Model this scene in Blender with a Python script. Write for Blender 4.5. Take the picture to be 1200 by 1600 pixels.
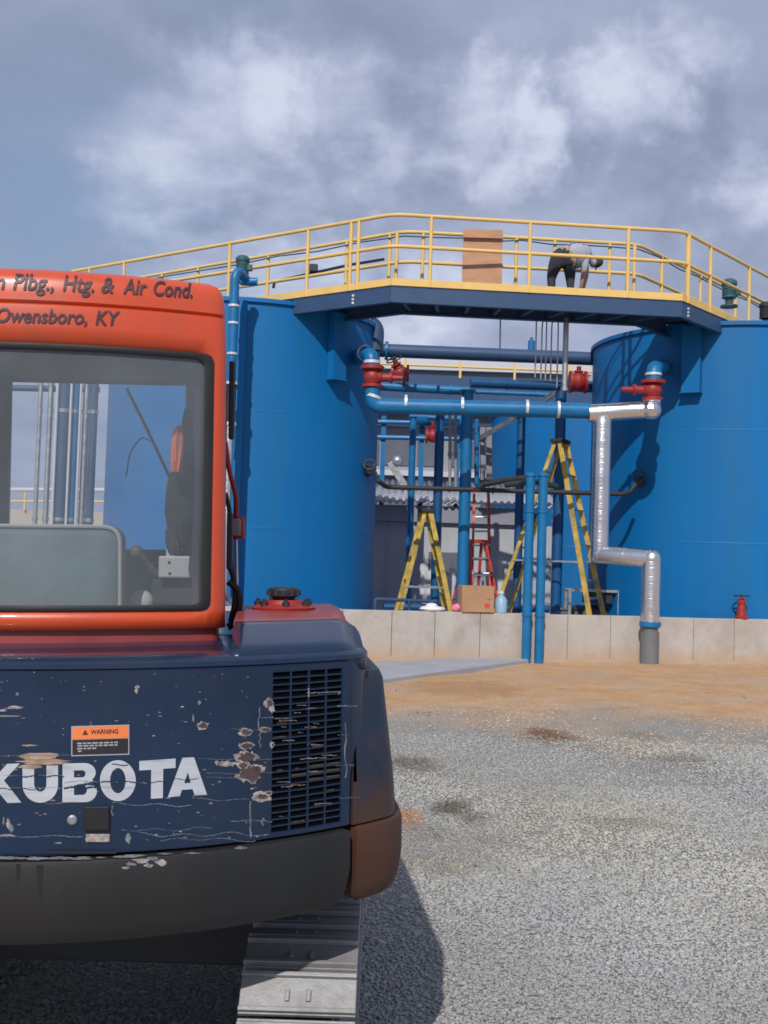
import bpy, bmesh, math, random
import numpy as np
from mathutils import Vector, Matrix, Euler
R_ = math.radians
random.seed(7); rng = np.random.default_rng(7)
for o in list(bpy.data.objects): bpy.data.objects.remove(o)
scene = bpy.context.scene
COL = scene.collection

# ------------------------------------------------------------------ camera
F = 1700.0                                   # focal length in photo pixels
CAMLOC = Vector((0, 0, 1.6))
CAMR = Matrix.Rotation(R_(90 + 2.36), 3, 'X') @ Matrix.Rotation(R_(1.8), 3, 'Z')
cd = bpy.data.cameras.new('camera'); cam = bpy.data.objects.new('camera', cd); COL.objects.link(cam)
cam.matrix_world = Matrix.Translation(CAMLOC) @ CAMR.to_4x4()
cd.sensor_fit = 'VERTICAL'; cd.sensor_height = 24; cd.sensor_width = 18
cd.lens = 24 * F / 1600; cd.clip_end = 3000; cd.clip_start = 0.05
scene.camera = cam
scene.render.engine = 'CYCLES'; scene.cycles.filter_width = 1.65
scene.render.resolution_x = 768; scene.render.resolution_y = 1024

# ------------------------------------------------------------------ light
SUN_EL, SUN_AZ = 40.0, 191.0                 # azimuth clockwise from +Y: behind the camera, a little to the left
sd = bpy.data.lights.new('sun', 'SUN'); sun = bpy.data.objects.new('sun', sd); COL.objects.link(sun)
sd.energy = 3.2; sd.angle = R_(0.6); sd.color = (1, 0.955, 0.89)
to_sun = Vector((math.sin(R_(SUN_AZ)) * math.cos(R_(SUN_EL)), math.cos(R_(SUN_AZ)) * math.cos(R_(SUN_EL)), math.sin(R_(SUN_EL))))
sun.rotation_euler = to_sun.to_track_quat('Z', 'Y').to_euler()
scene.view_settings.view_transform = 'Standard'; scene.view_settings.look = 'None'
scene.view_settings.exposure = 0.0; scene.view_settings.gamma = 1.0

def ray(px, py):
    return CAMR @ Vector(((px - 600) / F, (800 - py) / F, -1))
def P(px, py, Y):                            # world point seen at photo pixel (px, py) at distance Y
    d = ray(px, py); return CAMLOC + d * (Y / d.y)
def PX(px, z, Y):                            # same column, at height z
    d = ray(px, 870); p = CAMLOC + d * (Y / d.y); return Vector((p.x, Y, z))

# ------------------------------------------------------------------ sky
W = bpy.data.worlds.new('World'); scene.world = W; W.use_nodes = True
def build_world():
    nt = W.node_tree; N = nt.nodes; L = nt.links; N.clear()
    def nd(t, **k):
        n = N.new(t)
        for a, b in k.items(): setattr(n, a, b)
        return n
    def math_(op, a, b=None, c=None):
        n = nd('ShaderNodeMath', operation=op)
        for i, v in enumerate((a, b, c)):
            if v is None: continue
            if isinstance(v, (int, float)): n.inputs[i].default_value = v
            else: L.new(v, n.inputs[i])
        return n.outputs[0]
    def mix(fac, a, b):
        n = nd('ShaderNodeMix', data_type='RGBA'); 
        if isinstance(fac, (int, float)): n.inputs[0].default_value = fac
        else: L.new(fac, n.inputs[0])
        for i, v in ((6, a), (7, b)):
            if isinstance(v, tuple): n.inputs[i].default_value = (*v, 1)
            else: L.new(v, n.inputs[i])
        return n.outputs[2]
    out = nd('ShaderNodeOutputWorld'); bg = nd('ShaderNodeBackground'); bg.inputs[1].default_value = 0.1
    L.new(bg.outputs[0], out.inputs[0])
    sky = nd('ShaderNodeTexSky', sky_type='NISHITA'); sky.sun_disc = False
    sky.sun_elevation = R_(SUN_EL); sky.sun_rotation = R_(SUN_AZ); sky.altitude = 200; sky.dust_density = 2.0
    tc = nd('ShaderNodeTexCoord'); sp = nd('ShaderNodeSeparateXYZ'); L.new(tc.outputs['Generated'], sp.inputs[0])
    den = math_('ADD', math_('MAXIMUM', sp.outputs[2], 0.0), 0.22)
    u = math_('DIVIDE', sp.outputs[0], den); v = math_('DIVIDE', sp.outputs[1], den)
    cb = nd('ShaderNodeCombineXYZ'); L.new(u, cb.inputs[0]); L.new(v, cb.inputs[1])
    def noise(scale, detail, rough, off, dist=0.0):
        a = nd('ShaderNodeVectorMath', operation='ADD'); L.new(cb.outputs[0], a.inputs[0]); a.inputs[1].default_value = off
        n = nd('ShaderNodeTexNoise'); n.inputs['Scale'].default_value = scale; n.inputs['Detail'].default_value = detail
        n.inputs['Roughness'].default_value = rough; n.inputs['Distortion'].default_value = dist
        L.new(a.outputs[0], n.inputs['Vector']); return n.outputs[0]
    def ramp(x, lo, hi):
        n = nd('ShaderNodeMapRange', interpolation_type='SMOOTHSTEP'); L.new(x, n.inputs[0])
        n.inputs[1].default_value = lo; n.inputs[2].default_value = hi; return n.outputs[0]
    wn = nd('ShaderNodeTexNoise'); wn.inputs['Scale'].default_value = 9; wn.inputs['Detail'].default_value = 6; wn.inputs['Roughness'].default_value = .6; L.new(tc.outputs['Generated'], wn.inputs['Vector'])
    w1 = nd('ShaderNodeVectorMath', operation='SUBTRACT'); L.new(wn.outputs['Color'], w1.inputs[0]); w1.inputs[1].default_value = (.5, .5, .5)
    w2 = nd('ShaderNodeVectorMath', operation='SCALE'); L.new(w1.outputs[0], w2.inputs[0]); w2.inputs['Scale'].default_value = .22
    w3 = nd('ShaderNodeVectorMath', operation='ADD'); L.new(tc.outputs['Generated'], w3.inputs[0]); L.new(w2.outputs[0], w3.inputs[1]); warp_dir = w3.outputs[0]
    def blob(px, py, rad, warp=None):                      # soft cloud mass standing in one direction of the sky
        d = ray(px, py).normalized()
        q = nd('ShaderNodeVectorMath', operation='DISTANCE'); L.new(warp_dir, q.inputs[0]); q.inputs[1].default_value = d
        x = math_('DIVIDE', q.outputs['Value'], rad)
        return math_('SUBTRACT', 1.0, ramp(x, 0.0, 1.0))
    big = noise(1.1, 5, 0.5, (3.1, 1.7, 0), 0.0); fine = noise(3.2, 7, 0.55, (7.3, 2.2, 1), 0.0)
    shade = math_('ADD', math_('MULTIPLY', big, 0.55), math_('MULTIPLY', fine, 0.45))
    bright = blob(290, 260, 0.13)
    for a in ((560, 200, 0.10), (720, 215, 0.07), (1170, 290, 0.09), (1090, 95, 0.06), (460, 400, .08), (820, 240, .06), (700, 520, .09), (190,310,.07), (430,190,.08), (980, 180, .07)):
        bright = math_('MAXIMUM', bright, blob(*a))
    dark = blob(640, 60, 0.16)
    for a in ((330, 120, .12), (930, 240, .07), (850, 60, .14), (1060, 330, .09), (560, 330, .10), (700, 290, .08), (330, 350, .06), (1100, 200, .06)):
        dark = math_('MAXIMUM', dark, blob(*a))
    f = math_('ADD', shade, math_('MULTIPLY', math_('MULTIPLY', bright, 0.52), ramp(fine, 0.20, 0.70)))
    f = math_('SUBTRACT', f, math_('MULTIPLY', dark, 0.155))
    cr = nd('ShaderNodeValToRGB'); L.new(f, cr.inputs[0]); e = cr.color_ramp.elements
    e[0].position = 0.30; e[0].color = (2.35, 2.65, 3.85, 1); e[1].position = 0.90; e[1].color = (6.3, 6.9, 8.3, 1)
    for p_, c in ((0.42, (2.85, 3.35, 4.75)), (0.52, (3.5, 4.05, 5.65)), (0.66, (4.7, 5.2, 6.9))):
        k = e.new(p_); k.color = (*c, 1)
    gap = math_('MULTIPLY', blob(90, 330, 0.22), ramp(math_('SUBTRACT', 1.0, shade), 0.40, 0.62))
    gap = math_('MAXIMUM', gap, math_('MULTIPLY', ramp(noise(1.0, 4, .5, (11, 5, 3)), 0.56, 0.70), 0.5))
    blue = mix(0.6, sky.outputs[0], (2.9, 3.95, 6.0))
    L.new(mix(math_('MULTIPLY', gap, 0.85), cr.outputs[0], blue), bg.inputs[0])
build_world()

# ------------------------------------------------------------------ materials
def nodes_of(m): m.use_nodes = True; return m.node_tree.nodes, m.node_tree.links
def mat(name, col, rough=0.5, metal=0.0, var=0.12, scale=3.0, bump=0.0, bscale=40.0, dirt=None, dirt_amt=0.0, dirt_scale=2.0, coat=0.0, spec=0.5, stretch=(1,1,1), rustz=None):
    m = bpy.data.materials.new(name); N, L = nodes_of(m); b = N['Principled BSDF']
    b.inputs['Roughness'].default_value = rough; b.inputs['Metallic'].default_value = metal
    b.inputs['Specular IOR Level'].default_value = spec; b.inputs['Coat Weight'].default_value = coat; b.inputs['Coat Roughness'].default_value = 0.08
    tc = N.new('ShaderNodeTexCoord'); mp = N.new('ShaderNodeMapping'); mp.inputs['Scale'].default_value = stretch; L.new(tc.outputs['Object'], mp.inputs[0])
    def noise(s, d=5, r=.6):
        n = N.new('ShaderNodeTexNoise'); n.inputs['Scale'].default_value = s; n.inputs['Detail'].default_value = d; n.inputs['Roughness'].default_value = r
        L.new(mp.outputs[0], n.inputs['Vector']); return n.outputs[0]
    def mr(x, a, bb, c, d):
        n = N.new('ShaderNodeMapRange'); L.new(x, n.inputs[0]); n.inputs[1].default_value = a; n.inputs[2].default_value = bb; n.inputs[3].default_value = c; n.inputs[4].default_value = d; return n.outputs[0]
    def mixc(f, a, bb, mode='MIX'):
        n = N.new('ShaderNodeMix'); n.data_type = 'RGBA'; n.blend_type = mode
        if isinstance(f, float): n.inputs[0].default_value = f
        else: L.new(f, n.inputs[0])
        for i, v in ((6, a), (7, bb)):
            if isinstance(v, tuple): n.inputs[i].default_value = (*v[:3], 1)
            else: L.new(v, n.inputs[i])
        return n.outputs[2]
    n1 = noise(scale)
    c0 = tuple(max(0, x * (1 - var)) for x in col); c1 = tuple(min(1, x * (1 + var)) for x in col)
    c = mixc(mr(n1, .3, .7, 0, 1), c0, c1)
    if dirt:
        c = mixc(mr(noise(dirt_scale, 8, .68), .62 - dirt_amt * .35, .80 - dirt_amt * .2, 0, min(1, .35 + dirt_amt)), c, dirt)
    L.new(c, b.inputs['Base Color'])
    L.new(mr(n1, .3, .7, max(.03, rough - .06), min(1, rough + .08)), b.inputs['Roughness'])
    if rustz:                                        # rust creeping up from the lower edge
        sx = N.new('ShaderNodeSeparateXYZ'); L.new(tc.outputs['Object'], sx.inputs[0]); ad = N.new('ShaderNodeMath'); ad.operation = 'ADD'; L.new(sx.outputs[2], ad.inputs[0])
        sc_ = N.new('ShaderNodeMath'); sc_.operation = 'MULTIPLY_ADD'; L.new(noise(5, 7, .65), sc_.inputs[0]); sc_.inputs[1].default_value = .7; sc_.inputs[2].default_value = -.35; L.new(sc_.outputs[0], ad.inputs[1])
        c = mixc(mr(ad.outputs[0], rustz[0], rustz[1], .85, 0), c, rustz[2]); L.new(c, b.inputs['Base Color'])
    if bump:
        bp = N.new('ShaderNodeBump'); bp.inputs['Strength'].default_value = bump; bp.inputs['Distance'].default_value = .01
        L.new(noise(bscale, 4), bp.inputs['Height']); L.new(bp.outputs[0], b.inputs['Normal'])
    return m
M = {}
M['tank'] = mat('tank_paint', (.0015, .145, .40), .48, var=.10, scale=.7, spec=.32, bump=.10, bscale=3.5, dirt=(.012, .135, .31), dirt_amt=.45, dirt_scale=2.2, stretch=(1, 1, .10))
M['pipe'] = mat('pipe_paint', (.004, .150, .36), .42, var=.12, scale=4, dirt=(.03, .09, .22), dirt_amt=.3, dirt_scale=5)
M['pipe_shaded'] = mat('pipe_paint_shaded', (.004, .075, .21), .5, var=.15, scale=3)  # pipe paint darkened: the shade on the columns is put into the colour
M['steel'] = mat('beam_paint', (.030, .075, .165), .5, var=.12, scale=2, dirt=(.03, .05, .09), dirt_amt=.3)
M['yellow'] = mat('yellow_paint', (.78, .52, .165), .5, var=.08, scale=3)
M['ladder'] = mat('ladder_fibreglass', (.62, .42, .07), .55, var=.25, scale=3, dirt=(.10, .10, .06), dirt_amt=.55, dirt_scale=3.2)
M['alu'] = mat('aluminium_jacket', (.80, .79, .79), .27, 1.0, var=.05, scale=2, bump=.55, bscale=70, stretch=(.02, .02, 1))
M['galv'] = mat('galvanised', (.50, .51, .52), .42, .85, var=.15, scale=8)
M['band'] = mat('band_steel', (.72, .72, .74), .4, .3, var=.1)
M['red'] = mat('valve_red', (.33, .026, .022), .5, var=.2, scale=9, dirt=(.12, .02, .02), dirt_amt=.3, dirt_scale=9)
M['ladred'] = mat('ladder_red', (.55, .07, .05), .5, var=.2, scale=4)
M['dark'] = mat('dark_iron', (.022, .024, .03), .55, var=.25, scale=8)
M['rubber'] = mat('rubber_black', (.012, .012, .013), .6, var=.2, scale=10)
M['conc'] = mat('concrete', (.47, .435, .40), .9, var=.13, scale=1.6, bump=.25, bscale=35, dirt=(.35, .30, .26), dirt_amt=.5, dirt_scale=1.4, rustz=(.02, .30, (.47, .33, .21)))
M['slab'] = mat('pale_concrete', (.36, .37, .40), .9, var=.10, scale=1.2, bump=.2, bscale=30, dirt=(.40, .27, .17), dirt_amt=.35, dirt_scale=.8)
M['pvc'] = mat('grey_pvc', (.16, .17, .185), .5, var=.08)
M['shed'] = mat('shed_grey', (.42, .43, .46), .7, var=.12, scale=1.5)
M['shedlight'] = mat('shed_fascia', (.26, .26, .30), .6, var=.08, scale=1.5)
M['roofm'] = mat('corrugated_sheet', (.33, .34, .38), .5, .2, var=.1, scale=2)
M['farwall'] = mat('far_cladding', (.30, .31, .35), .7, var=.1, scale=.6)
M['farwhite'] = mat('far_white', (.58, .58, .62), .6, var=.06, scale=.6)
M['fardark'] = mat('far_dark_panel', (.12, .13, .165), .6, var=.2, scale=.8)
M['beige'] = mat('far_beige', (.46, .42, .38), .85, var=.1, scale=.7)
M['plywood'] = mat('plywood', (.50, .27, .155), .75, var=.18, scale=2.5, stretch=(1, 1, 5))
M['card'] = mat('cardboard', (.42, .24, .13), .8, var=.1, scale=3)
M['white'] = mat('white_plastic', (.75, .75, .74), .45, var=.04)
M['pink'] = mat('pink_cloth', (.75, .24, .35), .9, var=.15, scale=20)
M['teal'] = mat('motor_green', (.035, .11, .12), .45, var=.2, scale=10)
# excavator
M['orange'] = mat('cab_orange', (.62, .073, .019), .36, var=.07, scale=2.2, coat=.35, dirt=(.42, .085, .045), dirt_amt=.3, dirt_scale=4)
M['skirt'] = mat('dull_red', (.30, .050, .048), .42, var=.15, scale=5, coat=.2)
M['navy'] = mat('hood_navy', (.006, .0215, .058), .30, var=.15, scale=3, coat=.40, dirt=(.020, .032, .055), dirt_amt=.38, dirt_scale=3.4, bump=.04, bscale=9)
M['navy_dusty'] = mat('side_navy', (.009, .022, .046), .42, var=.2, scale=4, dirt=(.06, .035, .022), dirt_amt=.42, dirt_scale=3.2, rustz=(.90, 1.12, (.085, .038, .018)))
M['cwt'] = mat('counterweight_grey', (.0145, .0155, .017), .55, var=.25, scale=3.5, coat=.0, dirt=(.024, .019, .017), dirt_amt=.50, dirt_scale=2.6, bump=.1, bscale=18, stretch=(1, 1, .35))
M['rustc'] = mat('rusty_casting', (.085, .032, .017), .65, var=.3, scale=4, dirt=(.035, .03, .03), dirt_amt=.45, dirt_scale=4, bump=.15, bscale=25)
M['chip'] = mat('bare_primer', (.42, .37, .35), .7, var=.3, scale=60, dirt=(.10, .075, .07), dirt_amt=.6, dirt_scale=70)
M['scratch'] = mat('scratch_grey', (.17, .185, .21), .7, var=.35, scale=30)
M['rust'] = mat('rust_spot', (.075, .05, .052), .8, var=.35, scale=45)
M['tan'] = mat('scuffed_tan', (.36, .25, .19), .8, var=.35, scale=35)
M['letter'] = mat('letter_silver', (.50, .52, .56), .45, var=.08, scale=18, dirt=(.10, .12, .17), dirt_amt=.28, dirt_scale=16, stretch=(.5, .5, 3))
M['ink'] = mat('dark_ink', (.06, .018, .03), .5, var=.1)
M['blackpaint'] = mat('label_black', (.02, .018, .022), .5, var=.1)
M['lorange'] = mat('label_orange', (.85, .22, .06), .5, var=.05)
M['labeltext'] = mat('label_text_grey', (.38, .36, .38), .6, var=.05)
M['shoe'] = mat('track_steel', (.36, .36, .365), .55, .35, var=.25, scale=7, dirt=(.17, .15, .13), dirt_amt=.5, dirt_scale=7, bump=.25, bscale=30)
M['interior'] = mat('interior_grey', (.055, .060, .075), .8, var=.15, scale=5)
M['liner'] = mat('headliner', (.16, .17, .20), .85, var=.1, scale=5)
M['seat'] = mat('seat_vinyl', (.15, .215, .225), .62, var=.10, scale=6, dirt=(.10, .13, .13), dirt_amt=.4, dirt_scale=5, bump=.15, bscale=60)
M['trim'] = mat('pillar_beige', (.55, .52, .48), .6, var=.08)
M['ctrl'] = mat('control_box_white', (.62, .61, .62), .5, var=.06)
M['jblack'] = mat('cloth_black', (.02, .02, .026), .95, var=.3, scale=20)
M['jorange'] = mat('cloth_orange', (.95, .22, .08), .9, var=.15, scale=20)
M['void'] = mat('slot_black', (.004, .004, .005), .95, spec=.05)
M['lens'] = mat('lamp_lens', (.22, .22, .24), .25, var=.1, coat=.5)
M['skin'] = mat('skin', (.45, .26, .18), .6, var=.05)
M['shirt'] = mat('shirt_grey', (.38, .40, .48), .9, var=.08, scale=9)
M['trouser'] = mat('trouser_dark', (.035, .037, .05), .9, var=.15, scale=9)
M['belt'] = mat('belt_tan', (.38, .23, .11), .7)
M['hair'] = mat('hair_dark', (.06, .055, .055), .8)
def glass_mat():
    m = bpy.data.materials.new('window_glass'); N, L = nodes_of(m); N.clear()
    out = N.new('ShaderNodeOutputMaterial'); t = N.new('ShaderNodeBsdfTransparent'); t.inputs[0].default_value = (.80, .83, .85, 1)
    g = N.new('ShaderNodeBsdfGlossy'); g.inputs['Roughness'].default_value = .03
    d = N.new('ShaderNodeBsdfDiffuse'); d.inputs[0].default_value = (.44, .50, .54, 1)          # dust film, thickened and blued to stand in for hazy reflection
    fr = N.new('ShaderNodeLayerWeight'); fr.inputs[0].default_value = .5
    mx = N.new('ShaderNodeMixShader'); my = N.new('ShaderNodeMixShader')
    tc = N.new('ShaderNodeTexCoord'); n = N.new('ShaderNodeTexNoise'); n.inputs['Scale'].default_value = 3; n.inputs['Detail'].default_value = 6
    L.new(tc.outputs['Object'], n.inputs['Vector'])
    mr = N.new('ShaderNodeMapRange'); L.new(n.outputs[0], mr.inputs[0]); mr.inputs[1].default_value = .3; mr.inputs[2].default_value = .75; mr.inputs[3].default_value = .13; mr.inputs[4].default_value = .26
    L.new(mr.outputs[0], my.inputs[0]); L.new(t.outputs[0], my.inputs[1]); L.new(d.outputs[0], my.inputs[2])
    pw = N.new('ShaderNodeMath'); pw.operation = 'POWER'; L.new(fr.outputs['Facing'], pw.inputs[0]); pw.inputs[1].default_value = 4.5
    ad = N.new('ShaderNodeMath'); ad.operation = 'MULTIPLY_ADD'; L.new(pw.outputs[0], ad.inputs[0]); ad.inputs[1].default_value = .85; ad.inputs[2].default_value = .05
    L.new(ad.outputs[0], mx.inputs[0]); L.new(my.outputs[0], mx.inputs[1]); L.new(g.outputs[0], mx.inputs[2])
    L.new(mx.outputs[0], out.inputs[0]); return m
M['glass'] = glass_mat()

# ------------------------------------------------------------------ mesh builder
class MB:
    def __init__(s): s.v = []; s.f = []; s.m = []
    def add(s, vs, fs, mi=0):
        o = len(s.v); s.v += [tuple(x) for x in vs]; s.f += [tuple(i + o for i in f) for f in fs]; s.m += [mi] * len(fs); return s
    def box(s, c, size, rot=None, mi=0):
        x, y, z = [a / 2 for a in size]; c = Vector(c)
        vs = [Vector((sx * x, sy * y, sz * z)) for sx in (-1, 1) for sy in (-1, 1) for sz in (-1, 1)]
        if rot is not None: vs = [rot @ v for v in vs]
        return s.add([v + c for v in vs], [(0, 1, 3, 2), (4, 6, 7, 5), (0, 4, 5, 1), (2, 3, 7, 6), (0, 2, 6, 4), (1, 5, 7, 3)], mi)
    def beam(s, a, b, w, h, mi=0, up=Vector((0, 0, 1))):            # box bar from a to b
        a = Vector(a); b = Vector(b); d = (b - a); L = d.length; d.normalize()
        x = d.cross(up)
        if x.length < 1e-4: x = d.cross(Vector((0, 1, 0)))
        x.normalize(); z = x.cross(d)
        r = Matrix((x, d, z)).transposed()
        return s.box((a + b) / 2, (w, L, h), r, mi)
    def loft(s, rings, closed=True, cap0=True, cap1=True, mi=0, skip=None):
        n = len(rings[0]); vs = [p for r in rings for p in r]; fs = []
        for i in range(len(rings) - 1):
            for j in range(n if closed else n - 1):
                if skip and skip(i, j): continue
                k = (j + 1) % n; fs.append((i * n + j, i * n + k, (i + 1) * n + k, (i + 1) * n + j))
        if cap0: fs.append(tuple(reversed(range(n))))
        if cap1: fs.append(tuple((len(rings) - 1) * n + j for j in range(n)))
        return s.add(vs, fs, mi)
    def pipe(s, pts, r, bend=None, seg=16, mi=0, cap=True):
        pts = [Vector(p) for p in pts]; bend = (.02 if callable(r) else r * 1.6) if bend is None else bend
        path = [pts[0]]
        for i in range(1, len(pts) - 1):
            a, b, c = pts[i - 1], pts[i], pts[i + 1]; u = (a - b); v = (c - b)
            t = min(bend, u.length * .49, v.length * .49); u.normalize(); v.normalize()
            p0 = b + u * t; p1 = b + v * t
            for k in range(7):
                q = k / 6; path.append(p0 * (1 - q) ** 2 + b * 2 * q * (1 - q) + p1 * q * q)
        path.append(pts[-1])
        rings = []; nrm = None
        for i, p in enumerate(path):
            d = (path[min(i + 1, len(path) - 1)] - path[max(i - 1, 0)]).normalized()
            if nrm is None:
                nrm = d.cross(Vector((0, 0, 1)))
                if nrm.length < .05: nrm = d.cross(Vector((0, 1, 0)))
            nrm = (nrm - d * nrm.dot(d)).normalized(); bi = d.cross(nrm)
            rr = r(i / (len(path) - 1)) if callable(r) else r
            rings.append([p + (nrm * math.cos(2 * math.pi * k / seg) + bi * math.sin(2 * math.pi * k / seg)) * rr for k in range(seg)])
        return s.loft(rings, True, cap, cap, mi)
    def lathe(s, a, d, prof, seg=20, mi=0):                         # prof: (radius, distance along d)
        a = Vector(a); d = Vector(d).normalized(); x = d.cross(Vector((0, 0, 1)))
        if x.length < .05: x = Vector((1, 0, 0))
        x.normalize(); y = d.cross(x)
        return s.loft([[a + d * h + (x * math.cos(2 * math.pi * k / seg) + y * math.sin(2 * math.pi * k / seg)) * max(r, 1e-4) for k in range(seg)] for r, h in prof], mi=mi)
    def torus(s, c, axis, R, r, seg=24, mi=0):
        axis = Vector(axis).normalized(); x = axis.cross(Vector((0, 0, 1)))
        if x.length < .05: x = Vector((1, 0, 0))
        x.normalize(); y = axis.cross(x); c = Vector(c); rings = []
        for k in range(seg + 1):
            a = 2 * math.pi * k / seg; e = x * math.cos(a) + y * math.sin(a)
            rings.append([c + e * (R + r * math.cos(b * math.pi / 3)) + axis * (r * math.sin(b * math.pi / 3)) for b in range(6)])
        return s.loft(rings, True, False, False, mi)
    def ell(s, c, rad, seg=14, rows=8, mi=0, fn=None):
        c = Vector(c); rings = []
        for i in range(rows + 1):
            t = math.pi * i / rows
            ring = []
            for k in range(seg):
                a = 2 * math.pi * k / seg; q = Vector((math.sin(t) * math.cos(a), math.sin(t) * math.sin(a), -math.cos(t)))
                if i in (0, rows): q = Vector((1e-3 * math.cos(a), 1e-3 * math.sin(a), q.z))
                q2 = q * (fn(q) if fn else 1)
                ring.append(c + Vector((q2.x * rad[0], q2.y * rad[1], q2.z * rad[2])))
            rings.append(ring)
        return s.loft(rings, mi=mi)
    def build(s, name, mats, parent=None, smooth=35, bevel=0, solid=None, fix=True):
        me = bpy.data.meshes.new(name); me.from_pydata(s.v, [], s.f); me.validate()
        if not isinstance(mats, (list, tuple)): mats = [mats]
        for m in mats: me.materials.append(M[m] if isinstance(m, str) else m)
        if len(me.polygons) == len(s.m): me.polygons.foreach_set('material_index', s.m)
        if fix:
            bm = bmesh.new(); bm.from_mesh(me); bmesh.ops.recalc_face_normals(bm, faces=bm.faces); bm.to_mesh(me); bm.free()
        if smooth:
            me.shade_smooth(); me.set_sharp_from_angle(angle=R_(smooth))
        o = bpy.data.objects.new(name, me); COL.objects.link(o)
        if parent: o.parent = parent
        if bevel:
            b = o.modifiers.new('bevel', 'BEVEL'); b.width = bevel; b.segments = 2; b.limit_method = 'ANGLE'; b.angle_limit = R_(40)
        if solid:
            b = o.modifiers.new('solid', 'SOLIDIFY'); b.thickness = solid[0]; b.offset = solid[1]
            if len(solid) > 2: b.material_offset = solid[2]
        return o
def tag(o, label, cat, group=None, kind=None):
    if label: o['label'] = label
    if cat: o['category'] = cat
    if group: o['group'] = group
    if kind: o['kind'] = kind
    return o
def thing(name, loc, label, cat, group=None, rz=0):
    o = bpy.data.objects.new(name, None); o.empty_display_size = .1; COL.objects.link(o)
    o.location = loc; o.rotation_euler = (0, 0, rz); return tag(o, label, cat, group)
def copy_tree(o, parent=None):
    c = o.copy(); COL.objects.link(c)
    if parent: c.parent = parent
    for ch in list(o.children): copy_tree(ch, c)
    return c
def put(mb, root):                                                  # world-space builder -> root's local space
    t = root.location; r = Matrix.Rotation(-root.rotation_euler.z, 3, 'Z')
    mb.v = [tuple(r @ (Vector(v) - t)) for v in mb.v]; return mb
def fill2d(polys):                                                  # outlines (with holes) -> filled flat mesh
    cu = bpy.data.curves.new('tmp', 'CURVE'); cu.dimensions = '2D'; cu.fill_mode = 'FRONT'
    for p in polys:
        sp = cu.splines.new('POLY'); sp.points.add(len(p) - 1); sp.use_cyclic_u = True
        for q, (x, y) in zip(sp.points, p): q.co = (x, y, 0, 1)
    return _conv(cu)
def text2d(body, size=1.0, shear=0.0, bold=0.0):
    cu = bpy.data.curves.new('tmp', 'FONT'); cu.body = body; cu.size = size; cu.shear = shear; cu.offset = bold; cu.fill_mode = 'FRONT'; cu.resolution_u = 4
    return _conv(cu)
def _conv(cu):
    ob = bpy.data.objects.new('tmp', cu); COL.objects.link(ob)
    dg = bpy.context.evaluated_depsgraph_get(); dg.update()
    me = bpy.data.meshes.new_from_object(ob.evaluated_get(dg))
    vs = [(v.co.x, v.co.y) for v in me.vertices]; fs = [tuple(p.vertices) for p in me.polygons]
    bpy.data.objects.remove(ob); bpy.data.curves.remove(cu); bpy.data.meshes.remove(me)
    return vs, fs

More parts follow.
